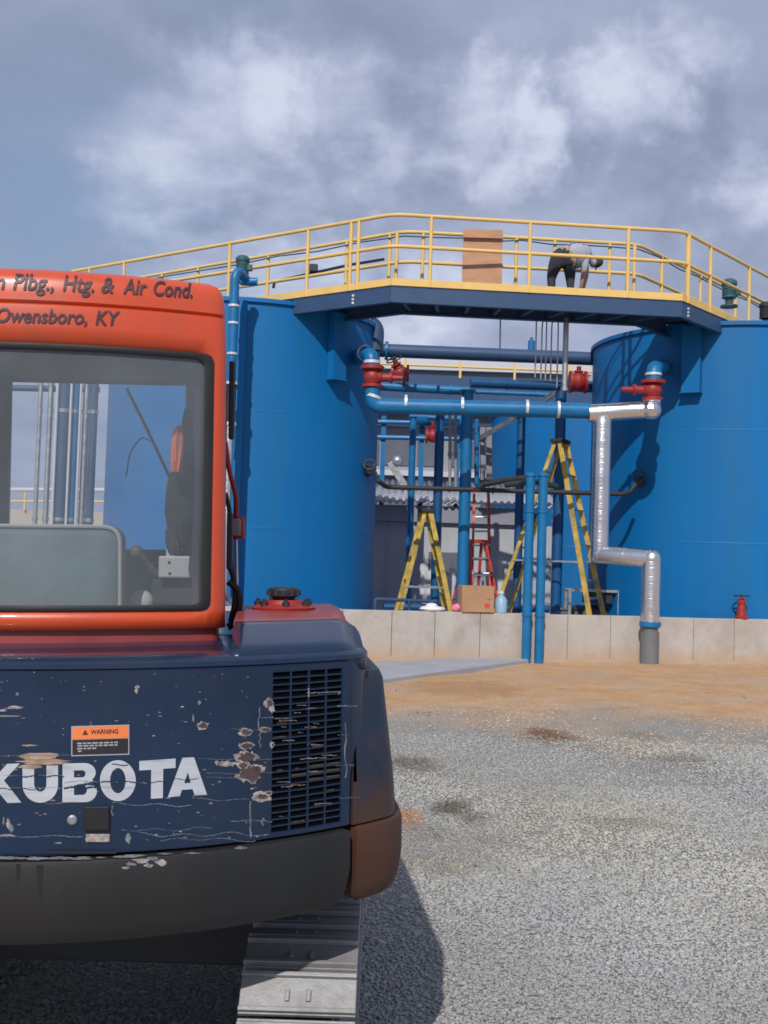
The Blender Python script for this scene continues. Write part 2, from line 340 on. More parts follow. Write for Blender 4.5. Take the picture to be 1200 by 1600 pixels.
# ------------------------------------------------------------------ ground
def ground_mat():
    m = bpy.data.materials.new('ground_gravel_and_clay'); N, L = nodes_of(m); b = N['Principled BSDF']; b.inputs['Roughness'].default_value = .95; b.inputs['Specular IOR Level'].default_value = .2
    tc = N.new('ShaderNodeTexCoord'); sp = N.new('ShaderNodeSeparateXYZ'); L.new(tc.outputs['Object'], sp.inputs[0])
    def noise(s, d=6, r=.6, st=None):
        n = N.new('ShaderNodeTexNoise'); n.inputs['Scale'].default_value = s; n.inputs['Detail'].default_value = d; n.inputs['Roughness'].default_value = r
        if st:
            mp = N.new('ShaderNodeMapping'); mp.inputs['Scale'].default_value = st; L.new(tc.outputs['Object'], mp.inputs[0]); L.new(mp.outputs[0], n.inputs['Vector'])
        else: L.new(tc.outputs['Object'], n.inputs['Vector'])
        return n.outputs[0]
    def ma(op, a, b_, c=None):
        n = N.new('ShaderNodeMath'); n.operation = op
        for i, v in enumerate((a, b_, c)):
            if v is None: continue
            if isinstance(v, (int, float)): n.inputs[i].default_value = v
            else: L.new(v, n.inputs[i])
        return n.outputs[0]
    def mr(x, a, b_, c=0, d=1):
        n = N.new('ShaderNodeMapRange'); n.interpolation_type = 'SMOOTHSTEP'; L.new(x, n.inputs[0])
        for i, v in enumerate((a, b_, c, d)): n.inputs[i + 1].default_value = v
        return n.outputs[0]
    def mx(f, a, c):
        n = N.new('ShaderNodeMix'); n.data_type = 'RGBA'; L.new(f, n.inputs[0])
        for i, v in ((6, a), (7, c)):
            if isinstance(v, tuple): n.inputs[i].default_value = (*v, 1)
            else: L.new(v, n.inputs[i])
        return n.outputs[2]
    vo = N.new('ShaderNodeTexVoronoi'); vo.inputs['Scale'].default_value = 42; L.new(tc.outputs['Object'], vo.inputs['Vector'])
    cs = N.new('ShaderNodeSeparateColor'); L.new(vo.outputs['Color'], cs.inputs[0])
    grav = mx(cs.outputs[0], (.27, .27, .255), (.41, .405, .385))
    grav = mx(ma('MULTIPLY', mr(noise(.9), .45, .7), .55), grav, (.34, .30, .25))
    clay = mx(mr(noise(2.2, 8, .7), .3, .7), (.60, .335, .150), (.67, .45, .27))
    clay = mx(mr(noise(14, 5), .55, .8), clay, (.45, .27, .15))
    clay = mx(ma('MULTIPLY', mr(noise(.7, 6), .5, .66), .6), clay, (.50, .42, .34))
    w = ma('MULTIPLY', ma('SUBTRACT', noise(.55, 8, .65), .5), 5.0)
    dist = ma('ADD', ma('SUBTRACT', sp.outputs[1], ma('MULTIPLY', sp.outputs[0], .08)), w)
    zone = mr(dist, 9.6, 12.4)
    col = mx(zone, grav, clay)
    def spot(x, y, rx, ry, c, k=1.0):
        nonlocal col
        dx = ma('DIVIDE', ma('SUBTRACT', sp.outputs[0], x), rx); dy = ma('DIVIDE', ma('SUBTRACT', sp.outputs[1], y), ry)
        r2 = ma('ADD', ma('SQRT', ma('ADD', ma('MULTIPLY', dx, dx), ma('MULTIPLY', dy, dy)), None), ma('MULTIPLY', ma('SUBTRACT', noise(3.5, 6, .7), .5), 2.2))
        col = mx(mr(r2, .55, 1.15, k, 0), col, c)
    g = lambda px, py: (lambda d: CAMLOC + d * (-1.6 / d.z))(ray(px, py))
    for px, py, rx, ry, c, k in ((852, 1152, .26, .38, (.22, .115, .06), .9), (635, 1275, .13, .22, (.50, .21, .09), .9), (705, 1260, .14, .16, (.16, .14, .11), .8), (640, 1195, .3, .3, (.20, .16, .12), .6), (730, 1075, .8, 1.0, (.42, .22, .10), .5),
                                 (1000, 1150, .35, .3, (.30, .24, .16), .5), (1060, 1190, .25, .3, (.22, .19, .15), .5), (900, 1060, .9, .5, (.55, .38, .25), .6)):
        q = g(px, py); spot(q.x, q.y, rx, ry, c, k)
    L.new(col, b.inputs['Base Color'])
    h = ma('ADD', ma('MULTIPLY', vo.outputs['Distance'], -1.0), ma('MULTIPLY', noise(9, 6), 1.0))
    bp = N.new('ShaderNodeBump'); bp.inputs['Strength'].default_value = .8; bp.inputs['Distance'].default_value = .03; L.new(h, bp.inputs['Height']); L.new(bp.outputs[0], b.inputs['Normal'])
    return m
M['ground'] = ground_mat()
def gh(x, y): return .02 * math.sin(x * .9 + .3) * math.sin(y * .7) + .012 * math.sin(x * 2.3 + y * 1.7)
def gz(x, y):
    k = max(0, min(1, (y - 4.6) / 2)) * max(0, min(1, (40 - y) / 10)); return gh(x, y) * k
mb = MB(); xs = [-600, -60] + list(np.linspace(-14, 16, 76)) + [60, 600]; ys = [-600, -40] + list(np.linspace(0, 30, 76)) + [80, 1200]
vs = [(x, y, gz(x, y) if -14 <= x <= 16 else 0) for y in ys for x in xs]; n = len(xs)
mb.add(vs, [(j * n + i, j * n + i + 1, (j + 1) * n + i + 1, (j + 1) * n + i) for j in range(len(ys) - 1) for i in range(n - 1)])
tag(mb.build('ground', 'ground', fix=False), None, None, kind='structure')

def pebbles():
    zones = [(3.2, 4.6, 5600), (4.6, 6, 4300), (6, 8, 2500), (8, 10, 1300), (10, 14.5, 420)]
    X = []; Y = []
    for a, b, den in zones:
        x0, x1 = -2.6, .42 * b + .6
        k = int((b - a) * (x1 - x0) * den); X.append(rng.uniform(x0, x1, k)); Y.append(rng.uniform(a, b, k))
    X = np.concatenate(X); Y = np.concatenate(Y)
    keep = (X > -.16 * Y - .9) & (X < .40 * Y + .35); X = X[keep]; Y = Y[keep]
    lim = 10.9 + .35 * np.sin(X * 1.7) + .3 * np.sin(X * 4.1 + 1) + .08 * X; keep = rng.random(len(X)) > np.clip((Y - lim + 1.6) / 2.6, 0, .975); X = X[keep]; Y = Y[keep]
    n = len(X); s = rng.uniform(.0040, .0092, n) * (1 + .07 * (Y - 4)); s[rng.random(n) < .03] *= 1.7
    base = np.array([(-1, -1, -1), (1, -1, -1), (1, 1, -1), (-1, 1, -1), (-1, -1, 1), (1, -1, 1), (1, 1, 1), (-1, 1, 1)], float)
    v = base[None] * rng.uniform(.55, 1.1, (n, 8, 3)); v[:, 4:, :2] *= rng.uniform(.35, .9, (n, 1, 1))
    v *= s[:, None, None] * np.stack([rng.uniform(.8, 1.5, n), rng.uniform(.7, 1.2, n), rng.uniform(.28, .60, n)], 1)[:, None, :]
    a = rng.uniform(0, 6.283, n); ca, sa = np.cos(a)[:, None], np.sin(a)[:, None]
    x = v[:, :, 0] * ca - v[:, :, 1] * sa; y = v[:, :, 0] * sa + v[:, :, 1] * ca
    z = v[:, :, 2] + rng.uniform(-.3, .3, (n, 1)) * x
    gzv = np.array([gz(p, q) for p, q in zip(X, Y)])
    v = np.stack([x + X[:, None], y + Y[:, None], z + (s * .35 + gzv)[:, None]], 2).reshape(-1, 3)
    q = np.array([(0, 3, 2, 1), (4, 5, 6, 7), (0, 1, 5, 4), (1, 2, 6, 5), (2, 3, 7, 6), (3, 0, 4, 7)])
    f = (q[None] + (np.arange(n) * 8)[:, None, None]).reshape(-1)
    me = bpy.data.meshes.new('gravel'); me.vertices.add(len(v)); me.vertices.foreach_set('co', v.ravel())
    me.loops.add(len(f)); me.loops.foreach_set('vertex_index', f); me.polygons.add(n * 6); me.polygons.foreach_set('loop_start', np.arange(n * 6) * 4)
    me.update(calc_edges=True)
    # each stone its own tint: grey, bluish or clay-stained by where it lies
    def wav(sx, sy, a): return np.sin(X * sx + a + .8 * np.sin(Y * sy * .7 + a)) * np.sin(Y * sy + 2 * a + .7 * np.sin(X * sx * .8))
    tone = rng.random(n); g_ = .335 + .11 * tone; rgb = np.stack([g_ * 1.01, g_ * 1.0, g_ * .94], 1)
    warm = np.clip(.30 + .35 * wav(.9, .8, 1.1) + .25 * wav(2.1, 1.7, 2.4) + .25 * rng.standard_normal(n), 0, 1)[:, None]
    rgb = rgb * (1 - warm) * np.array([.97, 1.0, 1.05]) + rgb * warm * np.array([1.09, .98, .82])
    edge = np.clip((Y - 8.6 + .8 * wav(1.6, .9, .4)) / 2.6, 0, 1)[:, None]; rgb = rgb * (1 - edge * .5) + rgb * edge * .5 * np.array([1.35, .98, .66])
    cool = np.clip(wav(.55, .5, 4.0) + (X - .18 * Y - .3) * .5, 0, 1)[:, None]; rgb = rgb * (1 + cool * np.array([.06, .09, .13]))
    rgb *= (1 + .10 * wav(1.3, 1.1, .2) + .07 * wav(3.7, 3.1, 3.0))[:, None]
    gp = lambda px, py: (lambda d: CAMLOC + d * (-1.6 / d.z))(ray(px, py))
    keepm = np.ones(n, bool)
    for px, py, rx, ry, c, k in ((640, 1192, .16, .13, (.15, .13, .10), .8), (705, 1258, .13, .10, (.13, .115, .085), .9), (735, 1275, .10, .06, (.16, .14, .11), .8), (652, 1290, .14, .10, (.17, .15, .10), .6), (632, 1272, .09, .06, (.42, .24, .13), .8), (660, 1330, .2, .2, (.24, .21, .15), .5), (720, 1340, .25, .15, (.25, .22, .17), .4), (852, 1152, .24, .13, (.24, .15, .09), .9), (1000, 1285, .25, .08, (.30, .25, .18), .6), (930, 1280, .3, .05, (.26, .24, .20), .5), (1065, 1188, .2, .12, (.20, .18, .15), .6), (1010, 1140, .3, .2, (.36, .25, .15), .6), (665, 1118, .12, .06, (.16, .13, .10), .8), (760, 1310, .12, .06, (.2, .18, .14), .5)):
        q = gp(px, py); rr = np.sqrt(((X - q.x) / rx) ** 2 + ((Y - q.y) / (ry * 2.2)) ** 2) + .45 * wav(9, 8, px) + .2 * rng.standard_normal(n); wgt = (np.clip(1.5 - rr, 0, 1) * k)[:, None]
        rgb = rgb * (1 - wgt) + np.array(c) * (.6 + .8 * tone)[:, None] * wgt
    rgb = np.clip(rgb, .02, .75)
    t = me.attributes.new('tone', 'FLOAT_COLOR', 'POINT'); t.data.foreach_set('color', np.concatenate([np.repeat(rgb, 8, 0), np.ones((n * 8, 1))], 1).astype(np.float32).ravel())
    m = bpy.data.materials.new('gravel_stone'); N, L = nodes_of(m); b = N['Principled BSDF']; b.inputs['Roughness'].default_value = .9; b.inputs['Specular IOR Level'].default_value = .25
    at = N.new('ShaderNodeAttribute'); at.attribute_name = 'tone'; L.new(at.outputs['Color'], b.inputs['Base Color']); me.materials.append(m)
    o = bpy.data.objects.new('gravel', me); COL.objects.link(o)
    tag(o, 'loose grey crushed stone spread over the yard in front of the tanks', 'gravel', kind='stuff')
pebbles()
# pale footpath leading to the twin pipes
mb = MB(); pts = [(3.15, 18.45), (2.3, 18.5), (0, 16.05), (-4.2, 11.7), (-4.2, 7.65), (0, 13.85)]
mb.loft([[Vector((x, y, -.05)) for x, y in pts], [Vector((x, y, .055)) for x, y in pts]])
tag(mb.build('path', 'slab', bevel=.02), None, None, kind='structure')
# concrete floor inside the wall
mb = MB(); pts = [(-9, 15.2), (12, 20.6), (12, 36), (-9, 36)]
mb.loft([[Vector((x, y, -.05)) for x, y in pts], [Vector((x, y, .06)) for x, y in pts]])
tag(mb.build('floor', 'slab'), None, None, kind='structure')

# ------------------------------------------------------------------ storage tanks
def tank(cx, cy, r, H, label, brackets=(), nozzles=True, seams=(2.02, 3.98)):
    t = thing('storage_tank', (cx, cy, 0), label, 'tank', 'blue steel storage tanks')
    mb = MB(); seg = 96
    ring = lambda rr, z: [Vector((rr * math.cos(2 * math.pi * k / seg), rr * math.sin(2 * math.pi * k / seg), z)) for k in range(seg)]
    prof = [(r + .05, .06), (r + .05, .10), (r, .10)]
    for s in seams: prof += [(r, s - .012), (r + .0025, s - .006), (r + .0025, s + .006), (r, s + .012)]
    prof += [(r, H - .07), (r + .05, H - .07), (r + .05, H), (r - .01, H)]
    mb.loft([ring(a, z) for a, z in prof], cap1=False); mb.build('shell', 'tank', t, smooth=12)
    mb = MB(); mb.loft([ring(r - .01, H), ring(r - .01, H + .01), ring(.3, H + .035), ring(.02, H + .036)], cap0=False); mb.build('roof', 'tank', t)
    for a, z0, z1, w in brackets:                                   # hollow channel stiffener welded up the shell
        mb = MB(); d = Vector((math.cos(a), math.sin(a), 0)); q = Vector((-d.y, d.x, 0)); dp = .16
        rot = Matrix((q, d, Vector((0, 0, 1)))).transposed()
        mb.box(d * (r + dp) + Vector((0, 0, (z0 + z1) / 2)), (w, .02, z1 - z0), rot)
        m2 = MB()
        for sgn in (-1, 1):
            m2.box(d * (r + dp / 2) + q * (sgn * (w / 2 - .011)) + Vector((0, 0, (z0 + z1) / 2)), (.02, dp - .02, z1 - z0), rot)
        m2.box(d * (r + dp / 2 + .02) + Vector((0, 0, z0 - .012)), (w + .03, dp + .06, .02), rot)
        o = len(mb.v); mb.v += m2.v; mb.f += [tuple(i + o for i in f) for f in m2.f]; mb.m += m2.m
        mb.build('bracket_channel', 'tank', t)
    return t
TL = (-2.70, 20.60); TR = (6.57, 21.15); TRAD = 2.53; TH = 5.87
def surf_ang(c, px, py, r=TRAD):                                     # where the line of sight through a pixel meets a tank's shell
    d = ray(px, py); ox, oy = CAMLOC.x - c[0], CAMLOC.y - c[1]
    a = d.x ** 2 + d.y ** 2; b = 2 * (ox * d.x + oy * d.y); q = ox * ox + oy * oy - r * r
    dis = max(0, b * b - 4 * a * q); t = (-b - math.sqrt(dis)) / 2 / a; p = CAMLOC + d * t
    return math.atan2(p.y - c[1], p.x - c[0]), p
aL, _ = surf_ang(TL, 522, 540); aR, _ = surf_ang(TR, 1083, 560)
_, q0 = surf_ang(TL, 522, 594); _, q1 = surf_ang(TR, 1083, 614)
tank(*TL, TRAD, TH, 'tall blue storage tank directly behind the orange excavator cab', [(aL, q0.z, TH - .08, .30)])
tank(*TR, TRAD, TH, 'tall blue storage tank behind the silver insulated pipe', [(aR, q1.z, TH - .08, .32)])
tank(5.45, 31.0, 2.45, 5.75, 'farther blue tank in the gap between the front tanks, behind the tall yellow stepladder')
tank(-4.8, 31.0, 2.5, 5.75, 'blue tank mostly hidden behind the left front tank, seen through the cab window')

# ------------------------------------------------------------------ walkways
def line_hit(px, a, b):                                              # where the column of a pixel crosses the plan line a-b
    d = ray(px, 420); ex, ey = b[0] - a[0], b[1] - a[1]
    det = d.x * (-ey) + ex * d.y
    t = (a[0] * (-ey) + ex * a[1]) / det
    return Vector((d.x * t, d.y * t, 0))
Z_DECK, Z_TOE, Z_MID, Z_TOP = 5.95, 6.05, 6.57, 7.08
FR = [(-6.35, 21.45), (0.0, 17.2), (4.76, 17.62), (9.0, 22.4)]
BK = [(-5.9, 22.35), (0.20, 18.1), (4.2, 18.42), (8.3, 23.1)]
wk = thing('walkway', (2.4, 17.6, 0), 'elevated walkway with yellow handrails and blue beams crossing over both front tanks', 'walkway')
mb = MB()
for i in range(3):
    a, b, c, d = FR[i], FR[i + 1], BK[i + 1], BK[i]
    mb.loft([[Vector((*p, Z_DECK - .045)) for p in (a, b, c, d)], [Vector((*p, Z_DECK - .003)) for p in (a, b, c, d)]])
put(mb, wk).build('deck', 'steel', wk, smooth=0)
def sub(a, b, t): return Vector((a[0] + (b[0] - a[0]) * t, a[1] + (b[1] - a[1]) * t, 0))
def channel(mb, a, b, z0, z1, into):                                 # C-channel: web with two flanges turned inwards
    a = Vector(a); b = Vector(b); d = (b - a).normalized(); n = Vector((-d.y, d.x, 0)) * into
    up = Vector((0, 0, 1)); zc = (z0 + z1) / 2
    mb.beam(a + up * zc, b + up * zc, .014, z1 - z0)
    for z in (z0 + .008, z1 - .008): mb.beam(a + n * .045 + up * z, b + n * .045 + up * z, .074, .014)
fA, fB = Vector((*FR[1], 0)), Vector((*FR[2], 0)); bA, bB = Vector((*BK[1], 0)), Vector((*BK[2], 0))
def enter(a, b, c):                                                  # where a beam line meets a tank shell
    dx, dy = b[0] - a[0], b[1] - a[1]; L_ = math.hypot(dx, dy); dx /= L_; dy /= L_; px_, py_ = a[0] - c[0], a[1] - c[1]
    k = px_ * dx + py_ * dy; q = k * k - (px_ * px_ + py_ * py_ - TRAD * TRAD); return (-k - math.sqrt(max(q, 0))) / L_
ends = [(sub(FR[1], FR[0], enter(FR[1], FR[0], TL)), fA), (fA, fB), (fB, sub(FR[2], FR[3], enter(FR[2], FR[3], TR)))]
for a, b in ends:
    mb = MB(); channel(mb, a, b, 5.665, 5.90, 1); put(mb, wk).build('beam', 'steel', wk, smooth=0)
ends = [(sub(BK[1], BK[0], enter(BK[1], BK[0], TL)), bA), (bA, bB), (bB, sub(BK[2], BK[3], enter(BK[2], BK[3], TR)))]
for a, b in ends:
    mb = MB(); channel(mb, a, b, 5.665, 5.90, -1); put(mb, wk).build('beam', 'steel', wk, smooth=0)
for k in range(9):                                                   # joists under the grating
    t = (k + .3) / 8.6; a = fA.lerp(fB, t); b = bA.lerp(bB, t)
    mb = MB(); mb.beam(a + Vector((0, .03, 5.80)), b + Vector((0, -.03, 5.80)), .06, .18); put(mb, wk).build('joist', 'steel', wk, smooth=0)
def rail_run(poly, name='handrail'):
    for z, nm in ((Z_TOP, 'top_rail'), (Z_MID, 'mid_rail')):
        mb = MB(); mb.pipe([Vector((*p, z)) for p in poly], .030, bend=.22, seg=10); put(mb, wk).build(nm, 'yellow', wk)
def toe(poly, side):
    for i in range(len(poly) - 1):
        a, b = Vector((*poly[i], 0)), Vector((*poly[i + 1], 0)); mb = MB()
        n = Vector((-(b - a).y, (b - a).x, 0)).normalized() * (-.012 * side)
        mb.beam(a + n + Vector((0, 0, (5.925 + Z_TOE) / 2 + .001)), b + n + Vector((0, 0, (5.925 + Z_TOE) / 2 + .001)), .012, Z_TOE - 5.925 - .01); put(mb, wk).build('toe_board', 'yellow', wk, smooth=0)
closed = FR + [BK[3]]
rail_run(FR); rail_run(BK); toe(FR, 1)
toe(BK, -1)
for a, b in ((FR[0], BK[0]),):
    for z, nm in ((Z_TOP, 'top_rail'), (Z_MID, 'mid_rail')):
        mb = MB(); mb.pipe([Vector((*a, z)), Vector((*b, z))], .03, seg=10); put(mb, wk).build(nm, 'yellow', wk)
def post(px, seg, r=.030, sq=False):
    p = line_hit(px, *seg); mb = MB()
    mb.beam(p + Vector((0, 0, 5.93)), p + Vector((0, 0, Z_TOP - .01)), r * 2, r * 2) if sq else mb.pipe([p + Vector((0, 0, 5.93)), p + Vector((0, 0, Z_TOP - .01))], r, seg=10)
    put(mb, wk).build('post', 'yellow', wk)
for px in (114, 140, 194, 358, 480, 547): post(px, (FR[0], FR[1]))
post(559, (FR[0], FR[1]))
for px in (672, 827, 981): post(px, (FR[1], FR[2]))
post(1075, (FR[2], FR[3]), .042); 
for px in (1110, 1171, 1240): post(px, (FR[2], FR[3]))
for px in (180, 254, 310, 419, 541, 608): post(px, (BK[0], BK[1]))
for px in (619, 660, 806, 866, 952, 980): post(px, (BK[1], BK[2]))
for px in (991, 1034, 1095, 1150): post(px, (BK[2], BK[3]))
# bolts at the beam ends
for px, seg in ((553, (FR[0], FR[1])), (1076, (FR[2], FR[3]))):
    p = line_hit(px, *seg); mb = MB()
    for z in (5.72, 5.78, 5.84): mb.lathe(p + Vector((0, .0, z)), (0, -1, 0), [(.0, 0), (.022, 0), (.022, .03), (.0, .03)], 8)
    put(mb, wk).build('bolt_row', 'galv', wk)
# thin cable tied along the back rail
mb = MB(); pts = []
for i, (a, b) in enumerate(zip(BK[:-1], BK[1:])):
    for k in range(8):
        q = sub(a, b, k / 8); pts.append(q + Vector((0, -.045, Z_TOP - .05 - .05 * abs(math.sin(k * 1.3 + i)))))
mb.pipe(pts, .012, bend=.02, seg=6); tag(mb.build('cable', 'teal'), 'thin green cable tied along the back handrail of the walkway', 'cable')

# rear walkway between the far tanks
w2 = thing('walkway', (1.5, 33, 0), 'distant walkway with dark blue beams and thin yellow rail, seen below the front walkway', 'walkway')
a, b = Vector((-3.4, 32.7, 0)), Vector((6.6, 33.1, 0)); off = Vector((-.03, .7, 0))
mb = MB(); mb.beam(a + off * .5 + Vector((0, 0, 7.15)), b + off * .5 + Vector((0, 0, 7.15)), .66, .05); put(mb, w2).build('deck', 'steel', w2, smooth=0)
for o_ in (Vector((0, 0, 0)), off):
    mb = MB(); channel(mb, a + o_, b + o_, 6.25, 7.12, 1); put(mb, w2).build('beam', 'steel', w2, smooth=0)
for z, nm in ((7.72, 'top_rail'), (7.45, 'mid_rail')):
    mb = MB(); mb.pipe([a + Vector((0, 0, z)), b + Vector((0, 0, z))], .035, seg=8); put(mb, w2).build(nm, 'yellow', w2)
for k in range(6):
    p = a.lerp(b, (k + .35) / 6); mb = MB(); mb.beam(p + Vector((0, 0, 7.1)), p + Vector((0, 0, 7.72)), .07, .07); put(mb, w2).build('post', 'yellow', w2)

# ------------------------------------------------------------------ concrete wall
wa = thing('concrete_wall', (0, 17.0, 0), 'low pale concrete containment wall running in front of the blue tanks', 'wall')
ud = Vector((1, .215, 0)).normalized(); nd_ = Vector((-ud.y, ud.x, 0)); rotw = Matrix((ud, nd_, Vector((0, 0, 1)))).transposed()
mb = MB(); s = -8.0; k = 0
while s < 14.5:
    w = .74 + .05 * math.sin(k * 2.1); c = Vector((0, 17.0, 0)) + ud * (s + w / 2) + nd_ * .10; h = .765 - .004 * s + .004 * math.sin(k * 1.7)
    mb.box(c + Vector((0, 0, h / 2 - .1)), (w - .008, .20, h + .2), rotw); s += w; k += 1
mb.box(Vector((0, 17, .32)) + ud * 3.2 + nd_ * .11, (21.8, .14, .7), rotw)
put(mb, wa).build('wall_panels', 'conc', wa, smooth=0, bevel=.008)
mb = MB(); mb.box(Vector((0, 17.0, .02)) + ud * 3.2 + nd_ * .02, (21.9, .30, .06), rotw); put(mb, wa).build('footing', 'conc', wa, smooth=0)
def wall_top(px, in_=.10):
    a = Vector((0, 17, 0)) + nd_ * in_; p = line_hit(px, (a.x, a.y), (a.x + ud.x, a.y + ud.y)); s_ = p.x / ud.x
    return Vector((p.x, p.y, .771 - .004 * s_))

# ------------------------------------------------------------------ pipework
def flange(root, p, d, r, name='flange', m='pipe', th=.05):
    mb = MB(); d = Vector(d).normalized(); mb.lathe(Vector(p) - d * th / 2, d, [(0, 0), (r, 0), (r, th), (0, th)], 24)
    x = d.cross(Vector((0, 0, 1))); x = Vector((1, 0, 0)) if x.length < .1 else x.normalized(); y = d.cross(x)
    for k in range(8):
        a = k * math.pi / 4 + .2; mb.lathe(Vector(p) + (x * math.cos(a) + y * math.sin(a)) * r * .84 - d * (th / 2 + .015), d, [(0, 0), (.014, 0), (.014, th + .03), (0, th + .03)], 6)
    return put(mb, root).build(name, m, root)
def clamp(root, p, d, r, w=.05, m='band'):
    mb = MB(); d = Vector(d).normalized(); mb.lathe(Vector(p) - d * w / 2, d, [(r - .01, 0), (r + .012, 0), (r + .012, w), (r - .01, w)], 20)
    return put(mb, root).build('clamp', m, root)
def run(root, pts, r, m='pipe', bend=None, name='pipe_run', seg=20):
    mb = MB(); mb.pipe(pts, r, bend, seg); return put(mb, root).build(name, m, root, smooth=50)
def valve(p, axis, side, r, label, wheel=True, L=.62, flip=False):      # gate valve with sideways operator
    v = thing('valve', p, label, 'valve'); axis = Vector(axis).normalized(); side = Vector(side).normalized(); p = Vector(p)
    mb = MB(); mb.lathe(p - axis * .17, axis, [(0, 0), (r * 1.38, 0), (r * 1.38, .045), (r * .9, .05), (r * 1.15, .12), (r * 1.25, .17), (r * 1.15, .22), (r * .9, .29), (r * 1.38, .295), (r * 1.38, .34), (0, .34)], 22)
    put(mb, v).build('body', 'red', v)
    mb = MB(); mb.lathe(p + side * r * .7, side, [(0, 0), (.10, 0), (.105, .05), (.07, .08), (.065, L * .45), (.095, L * .47), (.095, L * .55), (.05, L * .58), (.042, L), (0, L)], 16)
    put(mb, v).build('actuator', 'red', v)
    if wheel:
        mb = MB(); c = p + side * (r * .7 + L + .01); mb.torus(c, side, .15, .014, 20)
        x = side.cross(Vector((0, 0, 1))).normalized(); y = side.cross(x)
        for k in range(3):
            a = k * 2.094; e = x * math.cos(a) + y * math.sin(a); mb.beam(c - e * .02, c + e * .15, .018, .018)
        mb.lathe(c - side * .03, side, [(0, 0), (.025, 0), (.025, .06), (0, .06)], 10)
        put(mb, v).build('handwheel', 'dark', v)
    return v
# header line between the tanks
hp = thing('header_pipe', P(600, 632, 18.15), 'fat blue horizontal pipe with pale clamps running between the two front tanks', 'pipe')
_, sL = surf_ang(TL, 556, 556)
hl = P(586, 628, 18.15); hr = P(921, 642, 18.15)
top = P(582, 606, 18.15)
run(hp, [top, P(583, 634, 18.15), hr], .133, bend=.25)
for px in (634, 722, 823, 872):
    q = hl.lerp(hr, (px - 586) / (921 - 586)); clamp(hp, q, hr - hl, .133, .045)
clamp(hp, P(584, 620, 18.15) , (0.3, 0, 1), .135, .05)
nz = thing('tank_outlet', sL, 'blue elbow with pale bands leaving the left front tank above its red valve', 'pipe')
e1 = P(580, 560, 18.15)
run(nz, [sL + Vector((.02, .12, -.02)), P(568, 550, 18.6), P(580, 556, 18.15), P(582, 574, 18.15)], .125, bend=.16)
clamp(nz, P(570.5, 551.5, 18.5), P(578, 558, 18.15) - P(566, 549, 18.6), .127, .05); clamp(nz, P(581.2, 566, 18.15), (0, 0, 1), .127, .05)
flange(nz, P(582, 575, 18.15), (0, 0, 1), .2, m='red')
valve(P(582, 589.5, 18.15), (0, 0, 1), (1, -.12, -.02), .125, 'red valve with long sideways operator under the left blue elbow', L=.44)
# right: aluminium jacketed line
ip = thing('insulated_pipe', P(940, 640, 18.15), 'shiny silver insulated pipe stepping down over the concrete wall to the ground', 'pipe')
rr = .150
a0 = P(919, 646, 18.15); a1 = P(1018, 640, 18.15)
mb = MB(); mb.pipe([a0, a1 + Vector((-.02, 0, 0)), P(1019, 624, 18.15)], rr, bend=.20, seg=28); put(mb, ip).build('jacket', 'alu', ip, smooth=60)
mb = MB(); mb.ell(P(1017, 640, 18.10), (.175, .175, .175), 12, 8); put(mb, ip).build('elbow_cover', 'alu', ip, smooth=20)
b0 = P(943, 652, 18.15); b1 = P(936.5, 866, 18.15); b2 = P(1018, 873, 17.65); b3 = P(1017, 972, 17.65)
b1 = PX(936.5, b1.z, 18.15); b0 = Vector((b1.x, 18.15, b0.z))
b3 = Vector((b2.x, b2.y, b3.z))
mb = MB(); mb.pipe([b0, b1, b2, b3], rr, bend=.02, seg=28); put(mb, ip).build('jacket', 'alu', ip, smooth=50)
for q, d in ((b1, 1), (b2, 1)):
    mb = MB(); mb.ell(q, (rr * 1.03,) * 3, 24, 14); put(mb, ip).build('elbow_cover', 'alu', ip, smooth=60)
for q, d in ((b0.lerp(b1, .5), b1 - b0), (b1.lerp(b2, .5), b2 - b1), (b2.lerp(b3, .35), b3 - b2), (a0.lerp(a1, .5), a1 - a0)):
    clamp(ip, q, d, rr - .006, .018, 'alu')
flange(ip, b3 + Vector((0, 0, -.035)), (0, 0, 1), .172, m='pipe', th=.075)
mb = MB(); mb.lathe(b3 + Vector((0, 0, -.06)), (0, 0, -1), [(0, 0), (.125, 0), (.125, .1), (.148, .10), (.148, b3.z + .1), (0, b3.z + .1)], 24); put(mb, ip).build('sleeve', 'pvc', ip)
nz2 = thing('tank_outlet', P(1030, 580, 19.0), 'blue elbow leaving the right front tank above its red valve', 'pipe')
_, sR = surf_ang(TR, 1042, 572)
run(nz2, [sR + Vector((-.02, .1, 0)), P(1034, 572, 18.95), P(1022, 576, 18.15), P(1020.5, 598, 18.15)], .125, bend=.16)
clamp(nz2, P(1021, 585, 18.15), (0, 0, 1), .127, .04); flange(nz2, P(1020.5, 597, 18.15), (0, 0, 1), .2, m='red')
valve(P(1019.5, 610, 18.15), (0, 0, 1), (-1, -.05, .0), .125, 'red valve with long sideways operator above the silver elbow', L=.44, wheel=False)
# rear crossover between tanks, under the walkway
xp = thing('crossover_pipe', P(760, 556, 21.6), 'shade-toned blue pipe crossing between the tanks just under the walkway', 'pipe')
run(xp, [P(560, 546, 21.6), P(960, 562, 21.9)], .135, m='steel')  # darker beam paint stands in for the shade on this pipe
flange(xp, P(604, 548, 21.62), (1, 0, 0), .19)
mb = MB(); mb.lathe(P(830, 552, 21.8), (0, 0, 1), [(0, 0), (.07, 0), (.07, .25), (.03, .27), (.03, .32), (0, .32)], 12); put(mb, xp).build('vent', 'pipe', xp)
